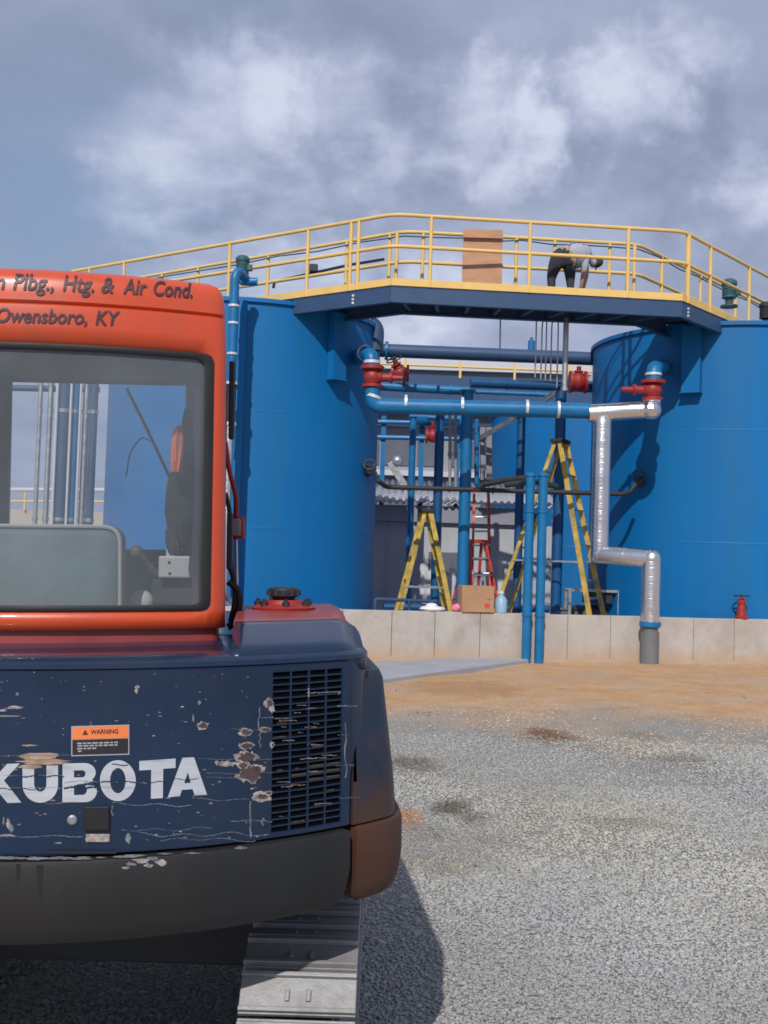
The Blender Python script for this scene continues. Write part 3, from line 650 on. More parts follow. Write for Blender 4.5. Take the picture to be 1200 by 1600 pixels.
# overflow elbow at the left tank's rim
ov = thing('overflow_elbow', P(590, 520, 19.9), 'dark blue overflow elbow at the rim of the left front tank', 'pipe')
run(ov, [P(560, 500, 19.9), P(589, 508, 19.9), P(587, 548, 19.9)], .14, m='steel', bend=.16)
flange(ov, P(578, 505, 19.9), (1, 0, -.2), .2, m='steel')
# dark drain line with tank valves at both ends
_, vL = surf_ang(TL, 574, 736); _, vR = surf_ang(TR, 1000, 752)
dl = thing('drain_line', P(700, 764, 18.7), 'thin dark drain pipe running between the small valves of both front tanks', 'pipe')
run(dl, [P(585, 738, 18.9), P(591, 752, 18.15), P(604, 761, 18.7), P(830, 768, 18.8), P(975, 772, 18.9), P(985, 768, 18.95), P(993, 757, 19.0)], .042, m='dark', bend=.12, seg=12)
run(dl, [P(745, 765, 18.15), P(756, 757, 18.7), P(790, 750, 18.5), P(826, 746, 18.3)], .05, m='dark', bend=.1, seg=12)
for px in (640, 702, 770, 880): clamp(dl, P(604, 761, 18.7).lerp(P(830, 768, 18.8), (px - 604) / 226), (1, 0, 0), .045, .03, 'dark')
def small_valve(p, q, label):
    v = thing('drain_valve', q, label, 'valve'); d = (Vector(q) - Vector(p)).normalized()
    mb = MB(); mb.lathe(Vector(p) - d * .05, d, [(0, 0), (.05, 0), (.05, .08), (.10, .08), (.10, .12), (.05, .12), (.06, .2), (.08, .24), (.05, .30), (0, .30)], 14); put(mb, v).build('body', 'dark', v)
    mb = MB(); c = Vector(p) + d * .2 + Vector((0, -.02, .12)); mb.torus(c, (0, -1, .4), .10, .014, 18); mb.beam(c - Vector((.1, 0, 0)), c + Vector((.1, 0, 0)), .018, .018); mb.beam(Vector(p) + d * .2, c, .025, .025); put(mb, v).build('handwheel', 'dark', v)
small_valve(vL, P(586, 738, 18.9), 'small dark drain valve low on the left front tank'); small_valve(vR, P(995, 756, 19.0), 'small dark drain valve low on the right front tank')
# twin pipes in front of the wall
for i, (px, lab) in enumerate(((829, 'left pipe of the two slim blue pipes standing in front of the concrete wall'), (849, 'right pipe of the two slim blue pipes standing in front of the concrete wall'))):
    q = P(px, 744, 17.36); base = PX(px - 3.2, 0, 17.36)
    sp_ = thing('standpipe', (base.x, q.y, 0), lab, 'pipe'); b_ = Vector((base.x, q.y, -.05)); tp = Vector((base.x, q.y, q.z))
    mb = MB(); mb.pipe([b_, tp], .074, seg=18); put(mb, sp_).build('pipe_run', 'pipe', sp_)
    mb = MB(); mb.lathe(tp - Vector((0, 0, .005)), (0, 0, 1), [(0, 0), (.088, 0), (.088, .03), (.05, .06), (0, .06)], 16); put(mb, sp_).build('cap', 'pipe', sp_)
    for z in (.75, 2.4): clamp(sp_, Vector((base.x, q.y, z)), (0, 0, 1), .074, .04, 'pipe')
    mb = MB(); mb.pipe([tp + Vector((0, .02, -.08)), tp + Vector((-.05, .35, -.08)), tp + Vector((-.35 if i == 0 else .3, .5, -.12))], .05, seg=12); put(mb, sp_).build('branch', 'dark', sp_)
# steel columns and other uprights in the gap
def column(px, py, Y, r, label, m='pipe', grp='blue steel columns between the tanks', sq=False):
    p = P(px, py, Y); c = thing('column', (p.x, Y, 0.06), label, 'column', grp); mb = MB()
    if sq: mb.beam((p.x, Y, .06), (p.x, Y, p.z), r * 2, r * 2)
    else: mb.pipe([(p.x, Y, .06), (p.x, Y, p.z)], r, seg=16)
    put(mb, c).build('shaft', m, c)
    mb = MB(); mb.box((p.x, Y, .075), (r * 3.4, r * 3.4, .03)); put(mb, c).build('base_plate', m, c)
    mb = MB(); mb.box((p.x, Y, p.z + .01), (r * 2.6, r * 2.6, .03)); put(mb, c).build('cap_plate', m, c)
column(688, 644, 20.6, .088, 'shade-toned blue column nearest the small yellow stepladder', m='pipe_shaded')
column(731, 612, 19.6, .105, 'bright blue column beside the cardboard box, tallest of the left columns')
column(815, 648, 21.4, .085, 'shade-toned blue column just left of the twin blue pipes', m='pipe_shaded')
column(877, 606, 20.4, .10, 'shade-toned blue column behind the tall yellow stepladder', m='pipe_shaded')
column(646, 652, 23.5, .075, 'slim bright blue column in front of the grey building')
# silver conduit and thin conduits hanging from the walkway
cdt = thing('steel_conduit', P(885, 560, 18.4), 'bright silver conduit, the thickest of those hanging from the walkway', 'conduit')
q0, q1 = P(885, 498, 18.3), P(882, 608, 18.3)
run(cdt, [Vector((q1.x, q1.y, q0.z)), q1], .048, 'galv', seg=14); clamp(cdt, q1, (0, 0, 1), .05, .06, 'galv')
for i, (px, y1) in enumerate(((838, 590), (847, 592), (854, 594), (862, 595), (872, 606))):
    q0, q1 = P(px + (2 if i in (1, 3) else 0), 497, 18.3 + .05 * i), P(px - 2, y1, 18.3 + .05 * i); mb = MB(); mb.pipe([q0, Vector((q1.x, q1.y, q0.z - .15)), q1], .013, bend=.05, seg=8)
    tag(mb.build('conduit', 'galv'), 'thin grey conduit hanging in a row under the walkway beside the thick silver one', 'conduit', 'thin conduits hanging under the walkway')
q0, q1 = P(782, 492, 18.4), P(781, 552, 18.4); mb = MB(); mb.pipe([q0, q1], .014, seg=8); tag(mb.build('hanger_rod', 'galv'), 'single thin rod under the walkway, left of the conduit row', 'rod')
for px, lab in ((703, 'pale vertical tube left of the bright blue column, with a coupling'), (712, 'pale vertical tube nearest the bright blue column')):
    q0 = P(px, 646, 19.9); q1 = P(px, 762, 19.9); t = thing('tube', q1, lab, 'tube'); run(t, [q0, q1], .028, 'shedlight', seg=10); clamp(t, q0.lerp(q1, .55), (0, 0, 1), .03, .06, 'shedlight')
for px, Y in ((754, 22.4), (764, 22.6)):
    q0 = P(px, 668, Y); q1 = P(px, 750, Y); mb = MB(); mb.beam(q1, q0, .11, .11); tag(mb.build('post', 'shedlight'), 'pale upright post behind the bright blue column, under the sloping grey brace', 'post', 'pale posts behind the bright blue column')
# sloping grey brace / cable tray under the far walkway
tr = thing('cable_tray', P(780, 650, 20.6), 'grey sloping cable tray rising behind the fat blue header pipe', 'cable tray')
q0, q1 = P(742, 690, 22.3), P(872, 612, 20.8); mb = MB(); d = (q1 - q0).normalized()
for s_ in (-.16, .16): mb.beam(q0 + Vector((0, s_, 0)), q1 + Vector((0, s_, 0)), .03, .09)
put(mb, tr).build('side_rails', 'galv', tr, smooth=0); mb = MB()
for k in range(12):
    q = q0.lerp(q1, (k + .5) / 12); mb.beam(q - Vector((0, .16, 0)), q + Vector((0, .16, 0)), .03, .02)
put(mb, tr).build('rungs', 'galv', tr, smooth=0)
# riser on the near side of the left tank
rs = thing('riser_pipe', P(366, 600, 17.3), 'slim blue riser with pale bands between the cab and the left tank', 'pipe')
u0 = P(365, 418, 17.3); u1 = P(361, 600, 17.3); xx = u1.x
run(rs, [Vector((xx, 17.3, u1.z)), Vector((xx, 17.3, P(365, 432, 17.3).z)), P(372, 424, 17.35), P(384, 436, 17.6)], .075, bend=.14)
for py in (478, 505, 553): clamp(rs, Vector((xx, 17.3, P(365, py, 17.3).z)), (0, 0, 1), .076, .035)
mb = MB(); mb.lathe(Vector((xx, 17.3, u1.z)), (0, 0, -1), [(0, 0), (.095, 0), (.095, .05), (.085, .06), (.085, .60), (.10, .61), (.10, .66), (0, .66)], 16); put(mb, rs).build('check_valve', 'dark', rs)
clamp(rs, Vector((xx, 17.3, u1.z + .01)), (0, 0, 1), .097, .04); clamp(rs, Vector((xx, 17.3, u1.z - .64)), (0, 0, 1), .097, .05)
mb = MB(); mb.pipe([Vector((xx, 17.3, u1.z - .66)), Vector((xx, 17.3, .9)), Vector((xx + .3, 17.8, .6))], .07, seg=16); put(mb, rs).build('lower_pipe', 'alu', rs)
r2 = thing('downpipe', P(383, 600, 17.85), 'square blue downpipe standing against the left tank beside the cab', 'pipe')
q0 = P(381, 470, 17.9); mb = MB(); mb.beam((q0.x, 17.9, .06), (q0.x, 17.9, q0.z), .12, .12); put(mb, r2).build('pipe_run', 'tank', r2)
def motor(p, s, label, m='teal'):
    t = thing('mixer_motor', p, label, 'motor'); mb = MB()
    mb.lathe(p, (0, 0, 1), [(0, 0), (.17 * s, 0), (.17 * s, .03 * s), (.07 * s, .05 * s), (.08 * s, .16 * s), (.14 * s, .18 * s), (.14 * s, .2 * s)] + [(.14 * s - (.012 * s if k % 2 else 0), .2 * s + .02 * s * k) for k in range(12)] + [(.15 * s, .44 * s), (.15 * s, .5 * s), (.10 * s, .55 * s), (0, .56 * s)], 20); put(mb, t).build('body', m, t)
    mb = MB(); mb.box(Vector(p) + Vector((.16 * s, -.02, .3 * s)), (.10 * s, .12 * s, .12 * s)); put(mb, t).build('terminal_box', m, t, bevel=.006); return t
motor(P(378, 441, 18.45), .82, 'dark green motor on the left front tank beside the slim blue riser')
mb = MB(); mb.pipe([P(376, 440, 18.3), P(402, 440, 18.3)], .07, seg=12); tag(mb.build('stub_pipe', 'pipe'), 'short blue stub pipe at the foot of the dark green motor', 'pipe')
motor(P(1139, 480, 20.2), .95, 'green motor on the right front tank beyond the yellow rail')
motor(P(1196, 510, 19.6), .8, 'dark dome-topped motor at the right edge of the right front tank', 'dark')
# pipe along the tank roof behind the left rails
rp = thing('roof_pipe', P(480, 430, 20.9), 'dark pipe lying along the roof of the left front tank behind the yellow rails', 'pipe')
run(rp, [P(427, 450, 20.6), P(429, 440, 20.6), P(545, 414, 21.2), P(600, 405, 21.5)], .028, m='dark', seg=12)
mb = MB(); mb.box(P(490, 419, 20.8), (.16, .12, .14)); put(mb, rp).build('junction_box', 'dark', rp, bevel=.008)

# ------------------------------------------------------------------ ladders
def stepladder(apex, ang, h, spread, wb, wt, steps, label, m, rearx=.5):
    t = thing('stepladder', (apex.x, apex.y, .06), label, 'stepladder', rz=ang); zf = 0
    def rail(x0, x1, y0, y1, w, d, nm, off=0):
        mb = MB(); a = Vector((x1, y1, zf)); b = Vector((x0, y0, h - .03)); mb.beam(a, b, d, w, up=Vector((0, 1, 0))); mb.build(nm, m, t, bevel=.004)
    xf, xr = spread * (1 - rearx), -spread * rearx
    for s in (-1, 1):
        rail(.05, xf, s * wt / 2, s * wb / 2, .035, .09, 'front_rail'); rail(-.05, xr, s * wt / 2 * .9, s * wb / 2 * .9, .03, .07, 'rear_rail')
    for k in range(steps):
        q = (k + 1) / (steps + 1); x = xf + (.05 - xf) * q; w = wb + (wt - wb) * q; mb = MB(); mb.box((x, 0, h * q), (.085, w - .02, .028)); mb.build('step', 'galv', t)
    for k in range(max(2, steps // 2)):
        q = (k + .6) / (max(2, steps // 2) + .4); x = xr + (-.05 - xr) * q; w = (wb + (wt - wb) * q) * .9; mb = MB(); mb.box((x, 0, h * q), (.03, w - .02, .03)); mb.build('brace', 'galv', t)
    for s in (-1, 1):
        q = .42; y = s * (wb + (wt - wb) * q) / 2 * .96; mb = MB(); mb.beam((xf + (.05 - xf) * q, y, h * q), (xr + (-.05 - xr) * q, y, h * q), .015, .03); mb.build('spreader', 'galv', t)
    mb = MB(); mb.box((0, 0, h), (.24, wt + .10, .07)); mb.build('top_cap', 'dark' if m == 'ladder' else m, t, bevel=.01)
    for x, w in ((xf, 1), (xr, .9)):
        for s in (-1, 1):
            mb = MB(); mb.box((x, s * wb / 2 * w, .03), (.10, .06, .06)); mb.build('foot', 'rubber', t)
    return t
p = P(666, 798, 20.0); stepladder(p, R_(8), p.z - .06, 1.18, .62, .32, 7, 'shorter yellow fibreglass stepladder standing open beside the left tank', 'ladder')
p = P(876, 690, 19.5); stepladder(p, R_(-28), p.z - .06, 2.10, .92, .36, 11, 'tall yellow fibreglass stepladder standing open beside the silver pipe', 'ladder', rearx=.58)
p = P(744, 846, 20.6); stepladder(p, R_(-62), p.z - .06, 1.0, .78, .34, 5, 'red stepladder with grey steps behind the cardboard box', 'ladred')
t = thing('straight_ladder', P(752, 930, 22.2), 'straight red ladder leaning upright behind the red stepladder', 'ladder')
for px0, px1 in ((737, 741), (768, 763)):
    mb = MB(); q = P(px0, 950, 22.0); mb.beam(Vector((q.x, 22.0, .06)), P(px1, 764, 22.7), .05, .08); put(mb, t).build('rail', 'ladred', t)
for k in range(8):
    y = 940 - k * 22; mb = MB(); Y_ = 22.05 + (.65 * (950 - y) / 186); mb.pipe([P(738, y, Y_), P(766, y, Y_)], .02, seg=8); put(mb, t).build('rung', 'galv', t)

# ------------------------------------------------------------------ things on and behind the wall
w0 = wall_top(758); mb = MB()
t = thing('cardboard_box', (w0.x, w0.y, w0.z), 'brown cardboard box with a red mark standing on the wall between the ladders', 'box', rz=R_(12))
bw, bd, bh = .53, .26, .42; MBx = MB(); MBx.box((0, 0, bh / 2 + .002), (bw, bd, bh)); MBx.build('carton', 'card', t, bevel=.006)
mb = MB(); mb.box((bw / 2 * .02, 0, bh + .004), (.06, bd + .004, .004)); mb.box((.0, -bd / 2 - .002, bh - .06), (.06, .003, .12)); mb.build('tape', 'tan', t)
mb = MB(); mb.box((.15, -bd / 2 - .0025, .11), (.085, .003, .075)); mb.build('printed_mark', 'ladred', t)
mb = MB(); mb.box((.17, -bd / 2 - .0025, .21), (.06, .003, .012)); mb.build('printed_line', 'ladred', t)
w0 = wall_top(690); mb = MB(); mb.ell((0, 0, .035), (.20, .13, .05), 16, 8, fn=lambda q: 1 + .12 * math.sin(q.x * 9 + q.y * 5)); mb.ell((.0, 0, .075), (.10, .09, .055), 14, 8)
o = mb.build('hard_hat', 'white', smooth=60); o.location = w0; tag(o, 'white hard hat lying on the concrete wall below the shorter yellow ladder', 'hard hat')
w0 = wall_top(728); mb = MB(); mb.ell((0, 0, .0), (.075, .07, .065), 14, 9, fn=lambda q: 1 + .15 * math.sin(q.x * 7 + q.z * 6 + 1)); o = mb.build('rag', 'pink'); o.location = P(727, 928, w0.y - .0); o.location = Vector((w0.x, w0.y, 0)) + Vector((0, 0, w0.z + .06)); tag(o, 'small pink rag bundled on the wall beside the cardboard box', 'rag')
w0 = wall_top(797); t = thing('jug', w0, 'pale blue plastic jug on the wall between cardboard box and twin pipes', 'jug'); mb = MB()
mb.lathe((0, 0, 0), (0, 0, 1), [(0, 0), (.095, 0), (.10, .02), (.10, .20), (.06, .26), (.035, .28), (.035, .31), (0, .31)], 16); mb.build('bottle', mat('jug_blue', (.30, .46, .60), .4), t); mb = MB(); mb.lathe((0, 0, .31), (0, 0, 1), [(0, 0), (.042, 0), (.042, .035), (0, .035)], 12); mb.build('cap', 'white', t)
w0 = wall_top(1168); t = thing('indicator_post', w0, 'red tapered valve post with handwheel on the wall by the right tank', 'valve post'); mb = MB()
mb.lathe((0, 0, 0), (0, 0, 1), [(0, 0), (.115, 0), (.115, .03), (.085, .05), (.062, .24), (.075, .25), (.075, .30), (.045, .33), (.03, .36), (0, .36)], 18); mb.build('body', 'red', t)
mb = MB(); mb.torus((0, 0, .385), (0, 0, 1), .115, .012, 20)
for k in range(2):
    a = k * 1.57; mb.beam((-.115 * math.cos(a), -.115 * math.sin(a), .385), (.115 * math.cos(a), .115 * math.sin(a), .385), .016, .016)
mb.lathe((0, 0, .35), (0, 0, 1), [(0, 0), (.022, 0), (.022, .06), (0, .06)], 10); mb.build('handwheel', 'dark', t)
# low blue guard rail along the foot of the left tank
t = thing('guard_rail', P(640, 936, 19.3), 'low dark blue guard rail behind the wall at the left tank', 'rail'); 
mb = MB(); mb.pipe([P(586, 960, 19.3), P(586, 936, 19.3), P(682, 940, 19.6)], .035, bend=.06, seg=10); put(mb, t).build('rail', 'steel', t)
mb = MB(); q = P(640, 938, 19.45); mb.pipe([q, Vector((q.x, q.y, .06))], .03, seg=8); put(mb, t).build('post', 'steel', t)
mb = MB(); q = P(586, 958, 19.3); mb.pipe([q, Vector((q.x, q.y, .06))], .035, seg=8); put(mb, t).build('post', 'steel', t)
# pump skid behind the tall ladder
t = thing('pump_skid', P(925, 930, 20.2), 'dark pump on a grey frame behind the foot of the tall stepladder', 'pump')
mb = MB(); q = P(925, 930, 20.2); mb.lathe(Vector((q.x - .35, q.y, .62)), (1, 0, 0), [(0, 0), (.19, 0), (.21, .05), (.21, .45), (.12, .5), (.12, .62), (0, .62)], 18); put(mb, t).build('pump_body', 'dark', t)
mb = MB()
for dx in (-.45, .45):
    for dy in (-.22, .22): mb.beam((q.x + dx, q.y + dy, .06), (q.x + dx, q.y + dy, 1.12), .05, .05)
for z in (.40, 1.10):
    for dy in (-.22, .22): mb.beam((q.x - .42, q.y + dy, z), (q.x + .42, q.y + dy, z), .045, .045)
put(mb, t).build('frame', 'galv', t, smooth=0)
mb = MB(); mb.box((q.x + .1, q.y, .98), (.5, .36, .22)); put(mb, t).build('control_box', 'dark', t, bevel=.01)
mb = MB(); qq = P(880, 950, 20.9); mb.lathe((qq.x, 20.6, .06), (0, 0, 1), [(0, 0), (.28, 0), (.28, .65), (.31, .66), (.31, .7), (.27, .7), (.24, .68), (0, .68)], 20); tag(mb.build('drum', 'fardark'), 'dark drum on the floor behind the tall stepladder', 'drum')
# pale bags of rock-wool on the floor
for i, (px, py, Y, lab) in enumerate(((662, 905, 22.2, 'left of two white hanging cloths behind the shorter yellow ladder'), (672, 916, 22.2, 'right of two white hanging cloths behind the shorter yellow ladder'), (783, 905, 22.6, 'white cloth strip just left of the twin blue pipes'), (706, 912, 22.4, 'white cloth strip left of the bright blue column'))):
    q = P(px, py, Y); mb = MB(); n_ = 7; rings = []
    for k in range(n_):
        z = .32 - .64 * k / (n_ - 1); w = .075 + .02 * math.sin(k * 1.9 + i)
        rings.append([q + Vector((w * math.cos(a) + .02 * z, .035 * math.sin(a), z)) for a in np.linspace(0, 6.283, 11)[:-1]])
    mb.loft(rings); mb.pipe([q + Vector((0, 0, .3)), q + Vector((0, .05, .5))], .008, seg=6); tag(mb.build('cloth', 'farwhite', smooth=60), lab, 'cloth')

# ------------------------------------------------------------------ buildings behind
sh = thing('shed', P(690, 900, 25.0), 'low dark grey shed with corrugated roof and pale fascia behind the ladders', 'shed')
s0, s1 = P(540, 900, 25.0).x, P(868, 900, 25.0).x
z_e = P(650, 790, 25).z; z_f = P(650, 816, 25).z; z_r = P(650, 763, 27).z
mb = MB(); mb.box(((s0 + s1) / 2, 26.5, z_f / 2), (s1 - s0, 3.0, z_f)); put(mb, sh).build('wall', 'shed', sh, smooth=0)
mb = MB(); mb.box(((s0 + s1) / 2 - .5, 26.45, (z_e + z_f) / 2), (s1 - s0 - .9, 3.14, z_e - z_f - .01)); put(mb, sh).build('fascia', 'shedlight', sh, smooth=0)
mb = MB(); n_ = 160; up0 = []; up1 = []
for k in range(n_ + 1):
    x = s0 - .1 + (s1 - s0 + .2) * k / n_; c = .035 * math.sin(k * 1.25); up0.append(Vector((x, 24.75, z_e + .05 + c))); up1.append(Vector((x, 28.2, z_r + .25 + c)))
mb.loft([up0, up1], closed=False, cap0=False, cap1=False); put(mb, sh).build('roof', 'roofm', sh, smooth=60, solid=(.02, 0), fix=False)
mb = MB(); mb.box(((s0 * .52 + s1 * .48), 24.985, .9), (.85, .05, 1.7)); put(mb, sh).build('door', 'fardark', sh, bevel=.01)
mb = MB()
for k in range(8): mb.box((s0 + .3 + k * .62, 24.99, z_f / 2), (.03, .03, z_f - .05))
put(mb, sh).build('battens', 'shed', sh, smooth=0)
# process building further back
pb = thing('building', P(700, 700, 34), 'pale flat-roofed building with dark window bands far behind the gap between the tanks', 'building')
x0, x1 = P(480, 700, 34).x, P(915, 700, 34).x
zt = P(700, 566, 34).z
mb = MB(); mb.box(((x0 + x1) / 2, 37, zt / 2), (x1 - x0, 6, zt)); put(mb, pb).build('wall', 'farwall', pb, smooth=0)
mb = MB(); mb.box(((x0 + x1) / 2, 36.95, zt - .12), (x1 - x0 + .2, 6.3, .34)); put(mb, pb).build('parapet', 'farwhite', pb, smooth=0)
for k in range(9):
    xa = x0 + .5 + k * 1.0
    for za, zb, m_ in ((zt - 1.1, zt - .7, 'fardark'), (zt - 3.3, zt - 2.5, 'fardark'), (zt - 4.6, zt - 3.8, 'fardark')):
        mb = MB(); mb.box((xa + .35, 33.99, (za + zb) / 2), (.82, .06, zb - za)); put(mb, pb).build('window', m_, pb, smooth=0)
for z in (zt - 2.0, zt - 3.55):
    mb = MB(); mb.box(((x0 + x1) / 2, 33.9, z), (x1 - x0 - .2, .22, .16)); put(mb, pb).build('ledge', 'farwhite', pb, smooth=0)
# blue pipe rack in the gap
pr = thing('pipe_rack', P(640, 700, 27.5), 'light blue pipe rack frame in front of the pale building', 'pipe rack')
for px in (600, 660, 716): 
    q = P(px, 650, 27.5); mb = MB(); mb.beam((q.x, 27.5, .06), (q.x, 27.5, q.z), .12, .12); put(mb, pr).build('leg', 'pipe', pr)
for py in (660, 684): mb = MB(); mb.pipe([P(586, py - 1, 27.4), P(722, py + 2, 27.4)], .06, seg=10); put(mb, pr).build('rack_pipe', 'pipe', pr)
mb = MB(); mb.pipe([P(640, 652, 27.3), P(722, 654, 27.3)], .22, seg=16); put(mb, pr).build('vessel', 'pipe', pr)
valve(P(676, 681, 27.1), (1, 0, 0), (0, -.2, 1), .14, 'small distant red valve on the light blue pipe rack', wheel=True, L=.25)
mb = MB(); q = P(621, 735, 26.6); mb.beam(P(610, 722, 26.6), P(632, 760, 26.6), .2, .16); mb.ell(P(621, 720, 26.5), (.13, .13, .13), 12, 8); tag(mb.build('lamp_head', 'galv'), 'small shiny floodlight on a dark arm in front of the pale building', 'floodlight')
# more pipework in the gap
for lab, pts_, r, m_ in (('blue pipe just above the fat header, ending at the tallest left column', [P(588, 603, 20.4), P(733, 611, 20.4)], .085, 'pipe'), ('thin light blue pipe right of the tallest left column, above the fat header', [P(742, 612, 21.2), P(862, 617, 21.2)], .045, 'pipe'), ('thin dark blue pipe right of the tallest left column, under the far walkway', [P(735, 598, 22.0), P(925, 606, 22.4)], .10, 'pipe_shaded'),
                        ('thin blue riser between the two dark columns, below the fat header', [P(722, 700, 23.4), P(722, 655, 23.4), P(668, 652, 23.4)], .06, 'pipe'), ('slim blue riser just right of the pale posts', [P(745, 760, 22.0), P(745, 655, 22.0)], .05, 'pipe'), ('low dark pipe along the floor beneath the ladders', [P(600, 948, 21.5), P(860, 952, 21.8)], .07, 'pipe_shaded'),
                        ('thin blue riser beside the dark pump', [P(948, 962, 20.6), P(948, 900, 20.6), P(990, 898, 20.4)], .05, 'pipe'), ('thin grey upright right of the dark column behind the tall stepladder', [Vector((P(868, 770, 20.9).x, 20.9, .06)), P(868, 768, 20.9)], .05, 'shed')):
    t = thing('process_pipe', pts_[0], lab, 'pipe'); run(t, pts_, r, m_, seg=12)
    for q_ in (pts_[0].lerp(pts_[1], .3), pts_[0].lerp(pts_[1], .8)): clamp(t, q_, pts_[1] - pts_[0], r, .04, m_)
valve(P(903, 597, 21.4), (1, 0, 0), (0, -.3, 1), .16, 'red valve beneath the crossover pipe, half hidden by the right front tank', wheel=False, L=.2)
valve(P(625, 583, 20.5), (1, 0, 0), (-.3, -.3, .6), .12, 'dark red valve behind the left red valve', wheel=True, L=.2)
# what stands left of the left tank, seen through the cab glass
for px, r, m_, lab in ((66, .05, 'galv', 'leftmost thin grey pipe of the cluster seen through the cab window'), (82, .06, 'galv', 'second thin grey pipe of the cluster seen through the cab window'), (104, .17, 'steel', 'widest dark blue pipe of the cluster seen through the cab window'), (121, .10, 'pipe', 'bright blue pipe of the cluster seen through the cab window'), (138, .075, 'galv', 'grey pipe right of the bright blue one, seen through the cab window'), (150, .09, 'steel', 'dark blue pipe nearest the tank edge, seen through the cab window')):
    q = P(px, 560, 24.0); t = thing('vertical_pipe', (q.x, 24, .06), lab, 'pipe', 'vertical pipes seen through the cab window'); mb = MB(); mb.pipe([(q.x, 24, .06), (q.x, 24, q.z + 1)], r, seg=12); put(mb, t).build('pipe_run', m_, t)
    for z in (2.2, 4.6): clamp(t, (q.x, 24, z), (0, 0, 1), r, .08, 'galv')
t = thing('overhead_pipe', P(60, 607, 25), 'grey horizontal pipe high up, crossing behind the pipes seen through the cab window', 'pipe'); run(t, [P(8, 606, 24.1), P(155, 609, 24.1)], .07, 'steel', seg=10); run(t, [P(8, 592, 24.1), P(155, 595, 24.1)], .04, 'farwhite', seg=8)
for px, r, m_, lab in ((92, .035, 'farwhite', 'thin pale pipe beside the widest dark blue pipe, seen through the cab window'), (129, .03, 'farwhite', 'thin pale pipe right of the bright blue pipe, seen through the cab window'), (114, .03, 'farwhite', 'thin pale pipe between the dark and bright blue ones, seen through the cab window')):
    q = P(px, 560, 23.8); t = thing('vertical_pipe', (q.x, 23.8, .06), lab, 'pipe', 'vertical pipes seen through the cab window'); run(t, [(q.x, 23.8, .06), (q.x, 23.8, q.z + 1)], r, m_, seg=8)
fb = thing('basin', P(90, 800, 42), 'distant pale concrete basin with handrail seen through the cab window', 'basin')
x0, x1 = P(-260, 800, 42).x, P(240, 800, 42).x; z0 = P(90, 798, 42).z
mb = MB(); mb.box(((x0 + x1) / 2, 45, z0 / 2), (x1 - x0, 6, z0)); put(mb, fb).build('wall', 'beige', fb, smooth=0)
for py, m_, r in ((765, 'farwhite', .085), (783, 'yellow', .045)):
    mb = MB(); mb.pipe([P(-250, py - 1, 41.9), P(235, py + 1, 41.9)], r, seg=8); put(mb, fb).build('rail', m_, fb)
for k in range(11):
    q = P(-250 + k * 48, 800, 41.9); mb = MB(); mb.beam((q.x, 41.9, z0 - .02), (q.x, 41.9, P(90, 766, 41.9).z), .07, .07); put(mb, fb).build('post', 'yellow', fb)
# plywood on the walkway
q0 = P(722, 432, 18.0); q1 = P(784, 432, 18.02); zt = P(753, 357, 18.0).z; zb = Z_DECK
t = thing('plywood_panel', ((q0.x + q1.x) / 2, 17.95, zb), 'brown plywood panel leaning against the back handrail of the walkway', 'panel')
w_ = q1.x - q0.x; h_ = zt - zb; mb = MB(); mb.box((0, .0, h_ / 2), (w_, .022, h_), Matrix.Rotation(R_(3), 3, 'X')); o = mb.build('board', 'plywood', t); o.rotation_euler.x = R_(-6)
for z in (.17, h_ - .14): mb = MB(); mb.box((0, -.03, z), (w_, .035, .06)); o = mb.build('batten', 'plywood', t); o.rotation_euler.x = R_(-3)

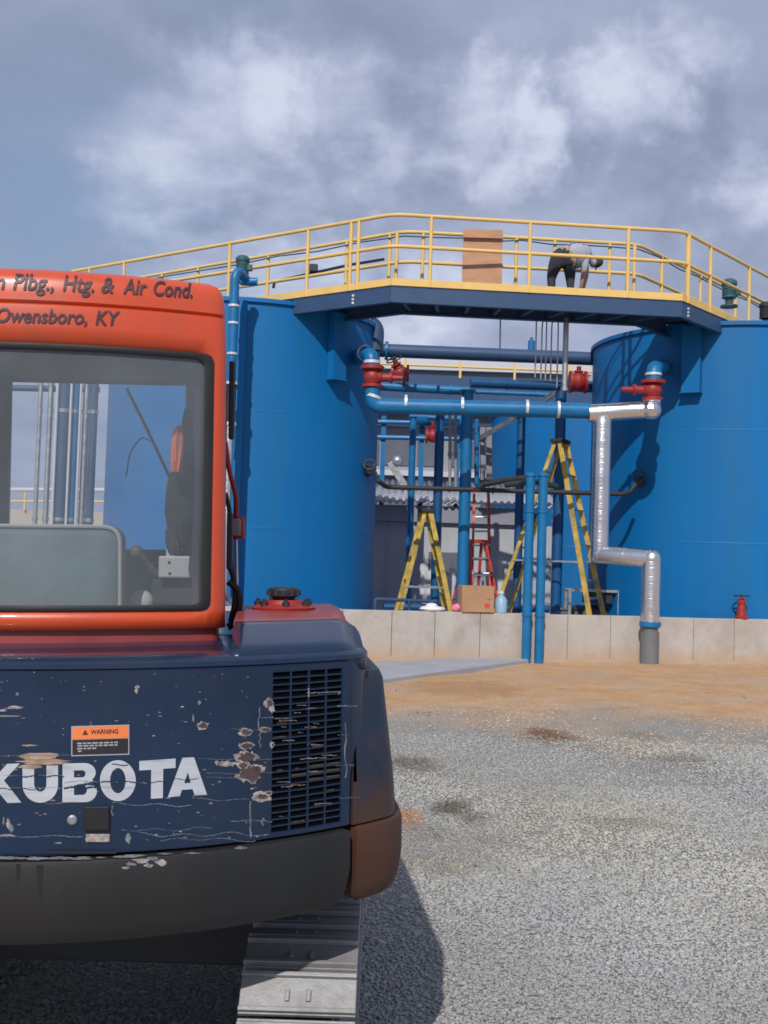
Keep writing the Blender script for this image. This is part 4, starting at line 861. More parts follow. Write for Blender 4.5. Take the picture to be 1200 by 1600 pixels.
# ------------------------------------------------------------------ person bending over on the walkway
def person():
    q = P(880, 402, 17.72); base = Vector((q.x, 17.72, Z_DECK))
    J = dict(pel=(0, 0, .70), hl=(-.11, 0, .66), kl=(-.16, .07, .38), al=(-.17, .0, .08), tl=(-.17, .16, .04), hr=(.10, .02, .66), kr=(.13, .10, .38), ar=(.13, .03, .08), tr=(.14, .19, .04),
             s1=(.09, .06, .76), s2=(.22, .13, .81), s3=(.36, .19, .80), nk=(.44, .21, .785), hd=(.50, .225, .745), ht=(.565, .24, .70),
             sr=(.34, .06, .79), er=(.33, .03, .52), wr=(.30, .10, .29), pr=(.29, .13, .22), sl=(.37, .33, .78), el=(.41, .36, .51), wl=(.36, .28, .29), pl_=(.34, .25, .22))
    Rd = dict(pel=.175, hl=.105, kl=.062, al=.045, tl=.04, hr=.105, kr=.062, ar=.045, tr=.04, s1=.175, s2=.185, s3=.165, nk=.06, hd=.085, ht=.082, sr=.075, er=.048, wr=.03, pr=.032, sl=.075, el=.048, wl=.03, pl_=.032)
    B = [('pel', 'hl', 't'), ('hl', 'kl', 't'), ('kl', 'al', 't'), ('al', 'tl', 'b'), ('pel', 'hr', 't'), ('hr', 'kr', 't'), ('kr', 'ar', 't'), ('ar', 'tr', 'b'), ('pel', 's1', 's'), ('s1', 's2', 's'), ('s2', 's3', 's'), ('s3', 'nk', 's'), ('nk', 'hd', 'k'), ('hd', 'ht', 'k'),
         ('s3', 'sr', 's'), ('sr', 'er', 's'), ('er', 'wr', 'k'), ('wr', 'pr', 'k'), ('s3', 'sl', 's'), ('sl', 'el', 's'), ('el', 'wl', 'k'), ('wl', 'pl_', 'k')]
    for w, pm, sg in (('wr', 'pr', 1), ('wl', 'pl_', -1)):               # fingers and thumb, curled a little
        c = Vector(J[pm])
        for k in range(4):
            a = c + Vector((-.018 + .012 * k, .012 * sg, -.03)); b = a + Vector((-.01, .02, -.045 - .008 * (k in (1, 2))))
            J[pm + 'f%d' % k] = tuple(a); J[pm + 'g%d' % k] = tuple(b); Rd[pm + 'f%d' % k] = .010; Rd[pm + 'g%d' % k] = .008
            B += [(pm, pm + 'f%d' % k, 'k'), (pm + 'f%d' % k, pm + 'g%d' % k, 'k')]
        J[pm + 't'] = tuple(c + Vector((.035, .03 * sg, -.01))); Rd[pm + 't'] = .010; B.append((pm, pm + 't', 'k'))
    J = {k: (v[0] * 1.1, v[1] * 1.1, (v[2] - .12 if v[2] > .6 else v[2] - .07 if v[2] > .2 else v[2]) * 1.10) for k, v in J.items()}
    Rd = {k: v * (1.32 if v > .05 else 1.1) for k, v in Rd.items()}
    names = list(J); me = bpy.data.meshes.new('tmp'); me.from_pydata([J[n] for n in names], [(names.index(a), names.index(b)) for a, b, _ in B], [])
    ob = bpy.data.objects.new('tmp', me); COL.objects.link(ob); ob.modifiers.new('skin', 'SKIN'); sb = ob.modifiers.new('sub', 'SUBSURF'); sb.levels = 2; sb.render_levels = 2
    if not me.skin_vertices: me.attributes  # the modifier adds its layer
    sv = me.skin_vertices[0].data if me.skin_vertices else None
    if sv is None:
        bm = bmesh.new(); bm.from_mesh(me); bm.verts.layers.skin.verify(); bm.to_mesh(me); bm.free(); sv = me.skin_vertices[0].data
    for i, n in enumerate(names): sv[i].radius = (Rd[n], Rd[n]); sv[i].use_root = (n == 'pel')
    dg = bpy.context.evaluated_depsgraph_get(); dg.update(); m2 = bpy.data.meshes.new_from_object(ob.evaluated_get(dg)); m2.name = 'person'
    bpy.data.objects.remove(ob)
    for m in ('trouser', 'shirt', 'skin', 'dark', 'belt'): m2.materials.append(M[m])
    key = dict(t=0, s=1, k=2, b=3)
    for p in m2.polygons:
        c = p.center; best = (9, 0)
        for a, b, l in B:
            A, Bv = Vector(J[a]), Vector(J[b]); d = Bv - A; t = max(0, min(1, (c - A).dot(d) / max(d.length_squared, 1e-9))); dist = (c - A - d * t).length - (Rd[a] * (1 - t) + Rd[b] * t)
            if dist < best[0]: best = (dist, key[l], t if (a, b) == ('pel', 's1') else 9)
        p.material_index = best[1]
        if best[1] == 1 and best[2] < .42: p.material_index = 4 if best[2] > .12 else 0
        p.use_smooth = True
    o = bpy.data.objects.new('person', m2); COL.objects.link(o); o.location = base
    tag(o, 'person in grey shirt and dark trousers bending over on the walkway', 'person')
    mb = MB(); c = Vector(J['hd']).lerp(Vector(J['ht']), .55) + Vector((.005, -.0, .022)); mb.ell(c, (.118, .11, .10), 16, 10); h = mb.build('hair', 'hair', o, smooth=60)
    mb = MB(); f = Vector(J['ht']) + Vector((-.03, .0, -.075)); mb.ell(f, (.016, .014, .022), 8, 6); mb.ell(c + Vector((-.02, -.094, -.02)), (.022, .012, .03), 8, 6); mb.build('nose_and_ear', 'skin', o)
person()

# ------------------------------------------------------------------ excavator
EW = Vector((-.88, 3.74, 0)); EM = Matrix.Rotation(R_(-1.3), 3, 'Y') @ Matrix.Rotation(R_(5), 3, 'Z'); EI = EM.transposed(); EO = EI @ (CAMLOC - EW)
ex = thing('excavator', EW, 'orange and navy compact crawler excavator seen from behind, paint scraped and rusty', 'excavator'); ex.rotation_euler = EM.to_euler()
def eloc(px, py): return EI @ ray(px, py)
def e_cyl(px, py, R):
    d = eloc(px, py); a = d.x ** 2 + d.y ** 2; b = 2 * (EO.x * d.x + EO.y * d.y); q = b * b - 4 * a * (EO.x ** 2 + EO.y ** 2 - R * R)
    t = (-b - math.sqrt(max(0, q))) / 2 / a; return EO + d * t
def e_y(px, py, y): d = eloc(px, py); return EO + d * ((y - EO.y) / d.y)
def e_z(px, py, z): d = eloc(px, py); return EO + d * ((z - EO.z) / d.z)
INS = [(1.30, 0), (2.117, .008), (2.205, .011), (2.222, .013), (2.228, .022), (2.234, .013), (2.27, .016), (2.295, .022), (2.312, .034), (2.324, .055), (2.332, .09), (2.337, .16), (2.340, .30)]
def ins(z):
    for (a, u), (b, v) in zip(INS[:-1], INS[1:]):
        if z <= b: return u + (v - u) * max(0, (z - a) / (b - a))
    return INS[-1][1]
XC = -.15
def rear(x): return -.97 + .36 * (x - XC) ** 2
def e_rear(px, py, off=0.0):
    y = -.95
    for _ in range(14):
        p = e_y(px, py, y); y = .5 * y + .5 * (rear(p.x) + ins(p.z) - off)
    return p
def tp(R, t, z): return Vector((R * math.sin(t), -R * math.cos(t), z))
def inset(poly, d):                                                  # polygon (counter-clockwise) moved inwards by d
    n = len(poly); out = []
    for i in range(n):
        a, b, c = poly[i - 1], poly[i], poly[(i + 1) % n]
        u = Vector((b[0] - a[0], b[1] - a[1])); v = Vector((c[0] - b[0], c[1] - b[1]))
        u = u.normalized() if u.length > 1e-9 else v.normalized(); v = v.normalized() if v.length > 1e-9 else u
        n1 = Vector((-u.y, u.x)); n2 = Vector((-v.y, v.x)); m = n1 + n2; m = m / max(.35, m.length_squared / 2) if m.length > 1e-6 else n1
        out.append((b[0] + m.x * d, b[1] + m.y * d))
    return out
def corner(a, b, c, r, k=6):                                         # rounded corner at b
    a, b, c = Vector(a), Vector(b), Vector(c); u = (a - b).normalized(); v = (c - b).normalized(); p0 = b + u * r; p1 = b + v * r
    return [tuple(p0 * (1 - t) ** 2 + b * 2 * t * (1 - t) + p1 * t * t) for t in [i / k for i in range(k + 1)]]
def solid_rings(outline, lv, cap0=True, cap1=True):
    mb = MB(); mb.loft([[Vector((x, y, z)) for x, y in inset(outline, d)] for z, d in lv], cap0=cap0, cap1=cap1); return mb
def arc(R, t0, t1, n): return [(R * math.sin(R_(t0 + (t1 - t0) * k / n)), -R * math.cos(R_(t0 + (t1 - t0) * k / n))) for k in range(n + 1)]
# hood (upper body)
ol = arc(1.244, -40, 36.6, 40); e0 = ol[-1]
ol += corner(e0, (.800, -.935), (.800, .5), .05) + corner((.80, .5), (.80, .95), (0, .95), .08) + corner((0, .95), (-.82, .95), (-.82, 0), .08) + corner((-.82, 0), (-.82, -.93), ol[0], .05)
mb = solid_rings(ol, [(.84, .10), (.893, .06), (.893, 0), (1.312, 0), (1.316, -.004), (1.327, -.003), (1.336, .008), (1.341, .026), (1.346, .10), (1.352, .24)])
mb.build('hood', 'navy', ex, smooth=40)
# rear door with opening for the grille
R0 = 1.252; T0, T1 = R_(-33), R_(36.95); ZB, ZT = .897, 1.309
g0, g1 = R_(26.25), R_(35.75); gz0, gz1 = .906, 1.297
ts = list(np.linspace(T0, g0, 34)) + list(np.linspace(g0, g1, 8))[1:] + [T1]; zs = [ZB, gz0, 1.0, 1.1, 1.2, gz1, ZT]
it0, it1 = 33, 40
mb = MB(); mb.loft([[tp(R0, t, z) for t in ts] for z in zs], closed=False, cap0=False, cap1=False, skip=lambda i, j: 1 <= i < 5 and it0 <= j < it1)
door_mb = mb
# scuffs, chips and scratches sit on the door's paint
def blob(px, py, rx, ry, n=14, jag=.3, seed=0):
    r = random.Random(seed * 77 + int(px * 3 + py)); return [(px + rx * math.cos(2 * math.pi * k / n) * (1 + r.uniform(-jag, jag)), py + ry * math.sin(2 * math.pi * k / n) * (1 + r.uniform(-jag, jag))) for k in range(n)]
marks = MB()
def mark(poly, mi, lift=.0006):
    c = (sum(p[0] for p in poly) / len(poly), sum(p[1] for p in poly) / len(poly)); pts = [e_cyl(*c, R0 + lift)] + [e_cyl(*p, R0 + lift) for p in poly]
    marks.add(pts, [(0, i + 1, (i + 1) % len(poly) + 1) for i in range(len(poly))], mi)
def Z4(x, y): return 280 + x * .3, 900 + y * .3
def Z3(x, y): return x * .28333, 980 + y * .28333
for i, (x, y, rx, ry, core) in enumerate(((345, 815, 34, 21, .6), (350, 885, 42, 18, .7), (350, 942, 58, 30, .62), (245, 978, 52, 13, 0), (330, 985, 30, 20, .6), (368, 1030, 66, 50, .66), (400, 1000, 44, 18, .4), (428, 1148, 52, 24, .4), (465, 1130, 22, 12, .5), (122, 780, 32, 20, .62), (446, 800, 30, 15, .5), (468, 662, 26, 26, .5), (482, 690, 16, 22, 0), (484, 880, 12, 18, .4), (105, 658, 8, 9, 0), (300, 1042, 12, 8, 0))):
    a, b = Z4(x, y); mark(blob(a, b, rx * .3, ry * .3, 26, .33, i), 0)
    if core: mark(blob(a + 1, b, rx * .3 * (core + .12), ry * .3 * (core + .1), 22, .3, i + 50), 1, .0012)
for i, (x, y, rx, ry, mi) in enumerate(((80, 443, 52, 8, 0), (15, 458, 26, 6, 0), (40, 490, 60, 5, 2), (95, 368, 9, 8, 2), (756, 330, 14, 9, 0), (752, 352, 10, 14, 0), (1098, 418, 6, 12, 2), (225, 705, 112, 13, 3), (240, 738, 125, 11, 3), (165, 765, 55, 9, 3), (165, 652, 45, 5, 3), (1195, 745, 9, 14, 0), (45, 1085, 10, 32, 0), (62, 1108, 12, 22, 2), (35, 1148, 44, 7, 0), (20, 1068, 5, 22, 2), (705, 1165, 14, 30, 2), (320, 1190, 20, 6, 2), (490, 820, 20, 5, 2), (1065, 500, 6, 22, 2))):
    mark(blob(*Z3(x, y), rx * .2833, ry * .2833, 16, .35, i + 100), mi)
def scratch(pts, w, mi=2, seed=0):
    r = random.Random(seed); pts = [e_cyl(x + r.uniform(-.6, .6), y + r.uniform(-.7, .7), R0 + .0009) for x, y in pts]
    vs = []
    for p in pts: h = w * r.uniform(.3, 1.2); vs += [p + Vector((0, 0, h)), p - Vector((0, 0, h))]
    marks.add(vs, [(2 * i, 2 * i + 1, 2 * i + 3, 2 * i + 2) for i in range(len(pts) - 1)], mi)
def vscratch(pts, w, mi=2, seed=0):
    r = random.Random(seed); vs = []
    for x, y in pts: h = w * r.uniform(.4, 1.2); q = r.uniform(-1, 1); vs += [e_cyl(x + q - h, y, R0 + .0009), e_cyl(x + q + h, y, R0 + .0009)]
    marks.add(vs, [(2 * i, 2 * i + 1, 2 * i + 3, 2 * i + 2) for i in range(len(pts) - 1)], mi)
wave = lambda y0, x0, x1, amp, s, f=.35: [(x, y0 + amp * math.sin(x * f * .25 + s) + .6 * amp * math.sin(x * f * .11 + 2 * s)) for x in np.linspace(x0, x1, 60)]
for k, (y0, x0, x1, amp, w) in enumerate(((1255, 70, 120, 2, .0009), (1257, 175, 300, 2.2, .0010), (1249, 300, 390, 1.5, .0008), (1212, 5, 100, .5, .0006), (1231, 0, 100, .5, .0006), (1222, 100, 230, 1, .0009), (1208, 322, 425, 1, .0006), (1215, 322, 380, .6, .0006), (1186, 310, 425, .6, .0006), (1307, 0, 130, 1.0, .0009), (1304, 215, 420, 2.5, .0008), (1312, 250, 400, 2, .0007), (1180, 0, 110, .7, .0005), (1283, 360, 425, 1, .0011), (1296, 190, 330, 2.2, .0006), (1121, 408, 428, 1, .0008), (1140, 360, 425, .8, .0005))):
    scratch(wave(y0, x0, x1, amp, k + 1), w, 2, k)
for k, (x, y0, y1, w) in enumerate(((391, 1252, 1308, 1.3), (405, 1105, 1150, 1.0), (406, 1150, 1168, .8), (175, 1258, 1275, 1.0), (540, 1130, 1215, 1.2), (410, 1278, 1290, 1.6))):
    vscratch([(x + (1.0 if k else 0) * math.sin(i), y0 + (y1 - y0) * i / 9) for i in range(10)], w, 2, k)
rr_ = random.Random(5)
for k in range(120):
    x = rr_.uniform(0, 420); y = rr_.uniform(1050, 1315); s_ = rr_.uniform(.5, 1.5) * (1.4 if y > 1180 else 1); mark(blob(x, y, s_ * rr_.uniform(.8, 2.6), s_ * .7, 7, .4, k), 2 if rr_.random() < .75 else 0)
for rim in ([tp(0, 0, 0)],):
    for tt in (T0, T1): door_mb.loft([[tp(R0, tt, z) for z in zs], [tp(R0 - .009, tt, z) for z in zs]], closed=False, cap0=False, cap1=False)
    for zz in (ZB, ZT): door_mb.loft([[tp(R0, t, zz) for t in ts], [tp(R0 - .009, t, zz) for t in ts]], closed=False, cap0=False, cap1=False)
o_ = len(door_mb.v); door_mb.v += marks.v; door_mb.f += [tuple(i + o_ for i in f) for f in marks.f]; door_mb.m += [i + 1 for i in marks.m]
door = door_mb.build('rear_door', ['navy', 'chip', 'rust', 'scratch', 'tan'], ex, smooth=50, fix=False)
# grille
gr = MB(); rows = 24; pitch = (gz1 - gz0) / rows; gts = [g0 + (g1 - g0) * k / 14 for k in range(15)]
def bar(z0, z1, t_list, r0, r1, mi=0):
    gr.loft([[tp(r1, t, z0) for t in t_list], [tp(r0, t, z0) for t in t_list], [tp(r0, t, z1) for t in t_list], [tp(r1, t, z1) for t in t_list]], closed=False, cap0=False, cap1=False, mi=mi)
for k in range(rows + 1): z = gz0 + k * pitch; bar(z - .0019, z + .0019, gts, R0 - .001, R0 - .006)
for k in range(5):
    t = g0 + (g1 - g0) * k / 4; w = .0024; gr.loft([[tp(R0 - .0005, t - w / 1.25, z), tp(R0 - .0005, t + w / 1.25, z), tp(R0 - .007, t + w / 1.25, z), tp(R0 - .007, t - w / 1.25, z)] for z in (gz0, gz1)])
mb = MB(); mb.loft([[tp(1.2452, t, z) for t in gts] for z in (gz0 - .004, gz1 + .004)], closed=False, cap0=False, cap1=False); slot_dark_mb = mb  # black sheet painted in for the unlit depth behind the slots
mb = MB(); r = random.Random(3)
for k in range(rows):                                                # mud caught between the slats
    for c in range(4):
        heavy = (6.0 < k < 9.5 and c >= 2) or (7 < k < 9 and c >= 1)
        if not heavy and r.random() > .10: continue
        ta = g0 + (g1 - g0) * (c + (.05 if heavy else r.uniform(.1, .5))) / 4; tb = g0 + (g1 - g0) * (c + (.95 if heavy else r.uniform(.55, .95))) / 4; z = gz0 + k * pitch
        mb.loft([[tp(R0 - .006, ta + (tb - ta) * q / 4, z + .002) for q in range(5)], [tp(R0 - .009, ta + (tb - ta) * q / 4, z + pitch * (r.uniform(.7, .95) if heavy else r.uniform(.3, .6))) for q in range(5)]], closed=False, cap0=False, cap1=False)
o_ = len(gr.v); gr.v += mb.v; gr.f += [tuple(i + o_ for i in f) for f in mb.f]; gr.m += [1] * len(mb.f)
# bent lip at the grille
marks2 = MB(); marks = marks2
scratch([(480 + i * 2.6, 1083 - i * .12) for i in range(21)], .0016, 2, 4); scratch([(532 - i * .5, 1080 + i * .8) for i in range(8)], .002, 0, 5); vscratch([(482, 1075 + i * 2) for i in range(8)], 1.2, 3, 6)
for k in range(26): q = rr_.uniform(430, 530); y = rr_.uniform(1100, 1280); scratch([(q + i * 3, y - i * .05) for i in range(rr_.randint(4, 12))], .0009, rr_.choice((2, 3, 2)), k)
o_ = len(gr.v); gr.v += marks2.v; gr.f += [tuple(i + o_ for i in f) for f in marks2.f]; gr.m += [i + 2 for i in marks2.m]
gob = gr.build('grille', ['navy', mat('mud', (.085, .052, .028), .9, var=.4, scale=60), 'chip', 'rust', 'scratch', 'tan'], ex, smooth=0, fix=False); slot_dark_mb.build('slot_darkness', 'void', gob, smooth=0, fix=False)
def slice2d(vs, fs, cuts=[k * .11 + .013 for k in range(-2, 10)], no=(0, 1, 0)):                                                 # cut flat letters into bands so that they follow a rounded surface
    bm = bmesh.new(); bv = [bm.verts.new((x, y, 0)) for x, y in vs]
    for f in fs:
        try: bm.faces.new([bv[i] for i in f])
        except ValueError: pass
    for k in cuts: bmesh.ops.bisect_plane(bm, geom=bm.verts[:] + bm.edges[:] + bm.faces[:], plane_co=(no[0] * k, no[1] * k, 0), plane_no=no)
    bm.verts.index_update(); out = [(v.co.x, v.co.y) for v in bm.verts], [tuple(v.index for v in f.verts) for f in bm.faces]; bm.free(); return out
# lettering
def letters(polys, name, m, parent, fn, lift):
    vs, fs = slice2d(*fill2d(polys), cuts=range(-40, 340, 6), no=(1, 0, 0)); mb = MB(); mb.add([fn(x, -y, lift) for x, y in vs], fs); return mb.build(name, m, parent, smooth=0, fix=False)
fl = lambda pl: [(x, -y) for x, y in pl]
el = lambda cx, cy, rx, ry, a0, a1, n=14: [(cx + rx * math.cos(R_(a0 + (a1 - a0) * k / n)), cy - ry * math.sin(R_(a0 + (a1 - a0) * k / n))) for k in range(n + 1)]
z3 = lambda pl: fl([Z3(x, y) for x, y in pl])
LET = [z3([(-98, 758), (-35, 756), (-35, 838), (38, 754), (110, 751), (22, 845), (118, 967), (42, 970), (-35, 880), (-35, 972), (-98, 974)]),
       z3([(124, 764), (188, 764), (188, 862)] + el(222, 865, 34, 42, 180, 360, 10) + [(256, 762), (320, 762), (320, 862)] + el(222, 868, 98, 100, 0, -180, 18) + [(124, 862)]),
       z3([(345, 752), (460, 749)] + el(466, 801, 62, 52, 80, -45, 8) + el(470, 905, 64, 60, 45, -85, 10) + [(344, 966)]), z3([(408, 790), (452, 789)] + el(452, 808, 20, 20, 80, -80, 6) + [(408, 829)]), z3([(408, 872), (456, 870)] + el(456, 898, 24, 27, 80, -80, 6) + [(408, 926)]),
       z3(el(650, 846, 99, 113, 0, 350, 34)), z3(el(650, 846, 43, 70, 0, 350, 26)),
       z3([(768, 738), (968, 724), (968, 776), (900, 781), (898, 942), (832, 946), (834, 786), (768, 790)]),
       z3([(1006, 720), (1070, 717), (1142, 924), (1074, 928), (1062, 893), (1003, 897), (992, 932), (925, 938)]), z3([(1036, 800), (1052, 858), (1016, 861)])]
le = letters(LET, 'lettering', 'letter', door, lambda x, y, l: e_cyl(x, y, R0 + l), .0009)
# scratches across the letters
marks = MB()
for k, (y0, x0, x1, w) in enumerate(((1213, 30, 100, .0013), (1231, 100, 150, .0022), (1226, 120, 150, .0028), (1222, 140, 222, .0012), (1233, 0, 60, .0010), (1222, 230, 260, .0010), (1218, 268, 310, .0008), (1195, 175, 200, .0012))):
    q = [e_cyl(x, y0 + 1.2 * math.sin(x * .2 + k), R0 + .0015) for x in np.linspace(x0, x1, 24)]; vs = []
    for i, p in enumerate(q): h = w * (.3 + abs(math.sin(i * 1.3 + k))); vs += [p + Vector((0, 0, h)), p - Vector((0, 0, h))]
    marks.add(vs, [(2 * i, 2 * i + 1, 2 * i + 3, 2 * i + 2) for i in range(23)])
for k, (x, y, rx, ry) in enumerate(((215, 720, 100, 11), (245, 748, 118, 9), (165, 772, 56, 9))): 
    n0 = len(marks.v); pl_ = blob(*Z3(x, y), rx * .2833, ry * .2833, 18, .3, k + 9); marks.add([e_cyl(*p, R0 + .0018) for p in pl_], [tuple(range(18))], 1)
lm_ = le.data; vs_ = [tuple(v.co) for v in lm_.vertices]; fs_ = [tuple(p.vertices) for p in lm_.polygons]
mb = MB(); mb.add(vs_, fs_, 0); o_ = len(mb.v); mb.v += marks.v; mb.f += [tuple(i + o_ for i in f) for f in marks.f]; mb.m += [i + 1 for i in marks.m]
bpy.data.objects.remove(le); mb.build('lettering', ['letter', 'navy', 'tan'], door, smooth=0, fix=False)
# warning label
wl = MB(); fn = lambda pl, l=.0005: [e_cyl(*Z3(x, y), R0 + l) for x, y in pl]
def rrect(x0, y0, x1, y1, sk, r=8):
    y = lambda x, yy: yy - sk * (x - x0); pts = []
    for (a, b, c) in (((x0, y1), (x0, y0), (x1, y0)), ((x0, y0), (x1, y0), (x1, y1)), ((x1, y0), (x1, y1), (x0, y1)), ((x1, y1), (x0, y1), (x0, y0))): pts += corner(a, b, c, r, 4)
    return [(px_, y(px_, py_)) for px_, py_ in pts]
def strip(x0, y0, x1, y1, l, mi):
    xs_ = list(np.linspace(x0, x1, 13)); wl.loft([fn([(x, y - .028 * (x - x0)) for x in xs_], l) for y in (y1, y0)], closed=False, cap0=False, cap1=False, mi=mi)
strip(393, 546, 713, 712, .0005, 0); strip(399, 552, 707, 619, .0011, 1); strip(399, 622, 707, 705, .0011, 2)
wlo = wl.build('warning_label', ['labeltext', 'lorange', 'blackpaint'], door, smooth=0, fix=False)
def textmap(words, capem, fn, name, m, parent, shear=.0, bold=0.0):
    mb = MB()
    for body, x0, x1, yb, cap in words:
        vs, fs = slice2d(*text2d(body, 1.0, shear, bold)); xa = min(v[0] for v in vs); xb = max(v[0] for v in vs)
        out = [fn(x0 + (x - xa) / (xb - xa) * (x1 - x0), (yb(x0 + (x - xa) / (xb - xa) * (x1 - x0)) if callable(yb) else yb) - y / capem * cap) for x, y in vs]
        mb.add(out, fs)
    return mb.build(name, m, parent, smooth=0, fix=False)
vs, _ = text2d('H'); CAP = max(v[1] for v in vs)
zf = lambda l: (lambda x, y: e_cyl(*Z3(x, y), R0 + l + .0006))
textmap([('WARNING', 500, 652, lambda x: 593 - .028 * (x - 400), 24)], CAP, zf(.0013), 'warning_word', 'ink', wlo, bold=.02)
mb = MB(); mb.add([zf(.0013)(x, y) for x, y in ((470, 565), (486, 593), (454, 594))], [(0, 1, 2)]); mb.build('hazard_triangle', 'ink', wlo, smooth=0, fix=False)
mb = MB()                                                            # small print, too fine to read
for y, x0, x1 in ((642, 425, 675), (656, 428, 665), (671, 425, 545), (685, 430, 480)):
    r = random.Random(int(y)); x = x0
    while x < x1:
        w = r.uniform(12, 34); 
        if x + w > x1: break
        mb.add([zf(.0013)(a, b - .028 * (a - 400)) for a, b in ((x, y - 4), (x + w, y - 4), (x + w, y + 4), (x, y + 4))], [(0, 1, 2, 3)]); x += w + 6
mb.build('small_print', 'labeltext', wlo, smooth=0, fix=False)
# latch, keyhole, hand slot
def patch_box(x0, y0, x1, y1, th, name, m, parent, bev=.003):
    c = [e_cyl(x, y, R0 - .004) for x, y in ((x0, y1), (x1, y1), (x1, y0), (x0, y0))]; f = [e_cyl(x, y, R0 + th) for x, y in ((x0, y1), (x1, y1), (x1, y0), (x0, y0))]
    mb = MB(); mb.loft([c, f]); return mb.build(name, m, parent, smooth=0, bevel=bev)
patch_box(131, 1260, 171, 1298, .012, 'latch', 'rubber', door); patch_box(134, 1303, 172, 1316, .006, 'latch_plate', 'chip', door, .002)
p = e_cyl(113, 1281, R0); d = Vector((p.x, p.y, 0)).normalized(); mb = MB(); mb.lathe(p, d, [(0, -.004), (.0115, -.004), (.0115, .004), (.008, .007), (0, .007)], 16); mb.build('lock', 'galv', door)
mb = MB(); mb.loft([[e_cyl(x, y, R0 + .004) for x in np.linspace(72, 182, 8)] for y in (1329, 1334)], closed=False, cap0=False, cap1=False); mb.build('hand_slot', 'blackpaint', door, smooth=0, fix=False)
# side cover right of the door
ol = arc(1.252, 37.5, 42.3, 6); e0 = ol[-1]
ol += corner(e0, (.885, -.885), (.865, .4), .05) + [(.865, .55), (.60, .55)] + [(.60, -.8), arc(1.18, 37.5, 38, 1)[0]]
mb = solid_rings(ol, [(.893, 0), (.93, 0), (1.0, .005), (1.255, .035), (1.275, .045), (1.288, .075), (1.292, .11)]); sc = mb.build('side_cover', 'navy_dusty', ex, smooth=40)
# counterweight in two castings
def cw(t0, t1, name, m, cornered):
    ol = arc(1.263, t0, t1, 34 if not cornered else 5)
    if cornered: ol += corner(ol[-1], (.908, -.86), (.905, 0), .06) + [(.900, .1), (.70, .1), (.70, -.6)]
    ol += list(reversed(arc(.98, t0, t1 if not cornered else 40, 20)))
    mb = solid_rings(ol, [(.888, .012), (.884, .003), (.872, 0), (.790, 0), (.735, .008), (.705, .018), (.692, .030), (.686, .05)]); return mb.build(name, m, ex, smooth=30)
cwm = cw(-46, 36.7, 'counterweight', 'cwt', False); cwc = cw(37.7, 43.0, 'counterweight_corner', 'rustc', True); cwc['label'] = 'rusty brown corner casting of the counterweight'
wear = MB(); rw = random.Random(12)
def fleck(x, y, rx, ry, mi, seed):
    pl_ = blob(x, y, rx, ry, 12, .4, seed); c_ = e_cyl(x, y, 1.2640); wear.add([c_] + [e_cyl(*p, 1.2640) for p in pl_], [(0, i + 1, (i + 1) % 12 + 1) for i in range(12)], mi)
for k in range(46):
    x = min(300, abs(rw.gauss(0, 150))); fleck(x, 1341 - .045 * max(0, x - 120) + rw.uniform(-1.5, 2), rw.uniform(4, 16), rw.uniform(.5, 1.4), 0, k)
for k, (x, y, rx, ry) in enumerate(((222, 1345, 14, 4), (240, 1341, 10, 3), (252, 1347, 8, 5), (205, 1350, 9, 3), (232, 1352, 7, 3), (376, 1325, 9, 2.5), (196, 1356, 6, 2))): fleck(x, y, rx, ry, 0 if k % 2 else 1, k + 60)
def drip(x, y0, y1, w, k):
    rows_ = [[e_cyl(x - w * (1 - .5 * i / 15) * (1 + .12 * math.sin(i * 1.1 + k)), y0 + (y1 - y0) * i / 15, 1.2641 - max(0, i - 9) * .0001), e_cyl(x + w * (1 - .5 * i / 15) * (1 + .12 * math.cos(i * .8 + k)), y0 + (y1 - y0) * i / 15, 1.2641 - max(0, i - 9) * .0001)] for i in range(16)]
    wear.loft(rows_, closed=False, cap0=False, cap1=False, mi=2)
drip(62, 1352, 1404, 5, 1); drip(28, 1350, 1376, 3, 2)
d_ = cwm.data; mb = MB(); mb.add([tuple(v.co) for v in d_.vertices], [tuple(p.vertices) for p in d_.polygons]); o_ = len(mb.v); mb.v += wear.v; mb.f += [tuple(i + o_ for i in f) for f in wear.f]; mb.m += [i + 1 for i in wear.m]
bpy.data.objects.remove(cwm); cwm = mb.build('counterweight', ['cwt', 'scratch', 'chip', 'rubber'], ex, smooth=30, fix=False)
# raised cover and red tank top right of the cab
def sheet(xs, prof, name, m, drop):
    mb = MB(); mb.loft([[Vector((x - (.05 * max(0, (o - .1)) if i == len(xs) - 1 else 0), -math.sqrt(1.244 ** 2 - min(x, .8) ** 2) + o, z - drop(x))) for o, z in prof] for i, x in enumerate(xs)], closed=False, cap0=False, cap1=False); return mb.build(name, m, ex, smooth=50, solid=(.012, 0), fix=False)
xs_ = list(np.linspace(.452, .73, 10)) + [.755, .775, .79]
dr = lambda x: 0 if x < .73 else (x - .73) ** 1.3 * 1.3
sheet(xs_, [(.014, 1.318), (.02, 1.338), (.035, 1.350), (.06, 1.357), (.18, 1.392), (.215, 1.399), (.24, 1.401)], 'right_cover', 'navy', dr)
sheet([x - .004 for x in xs_[:-1]], [(.245, 1.393), (.25, 1.401), (.27, 1.404), (.45, 1.416), (.80, 1.418), (.82, 1.39)], 'tank_cover', 'skirt', dr)
c = e_z(443, 966, 1.428); c = Vector((c.x, max(-.75, min(-.4, c.y)), 1.424)); c = e_y(443, 965, -.56)
mb = MB(); mb.lathe(Vector((c.x, c.y, 1.42)), (0, 0, 1), [(0, 0), (.092, 0), (.095, .008), (.085, .014), (.062, .018), (.055, .03), (0, .03)], 28); mb.build('filler_flange', 'red', ex)
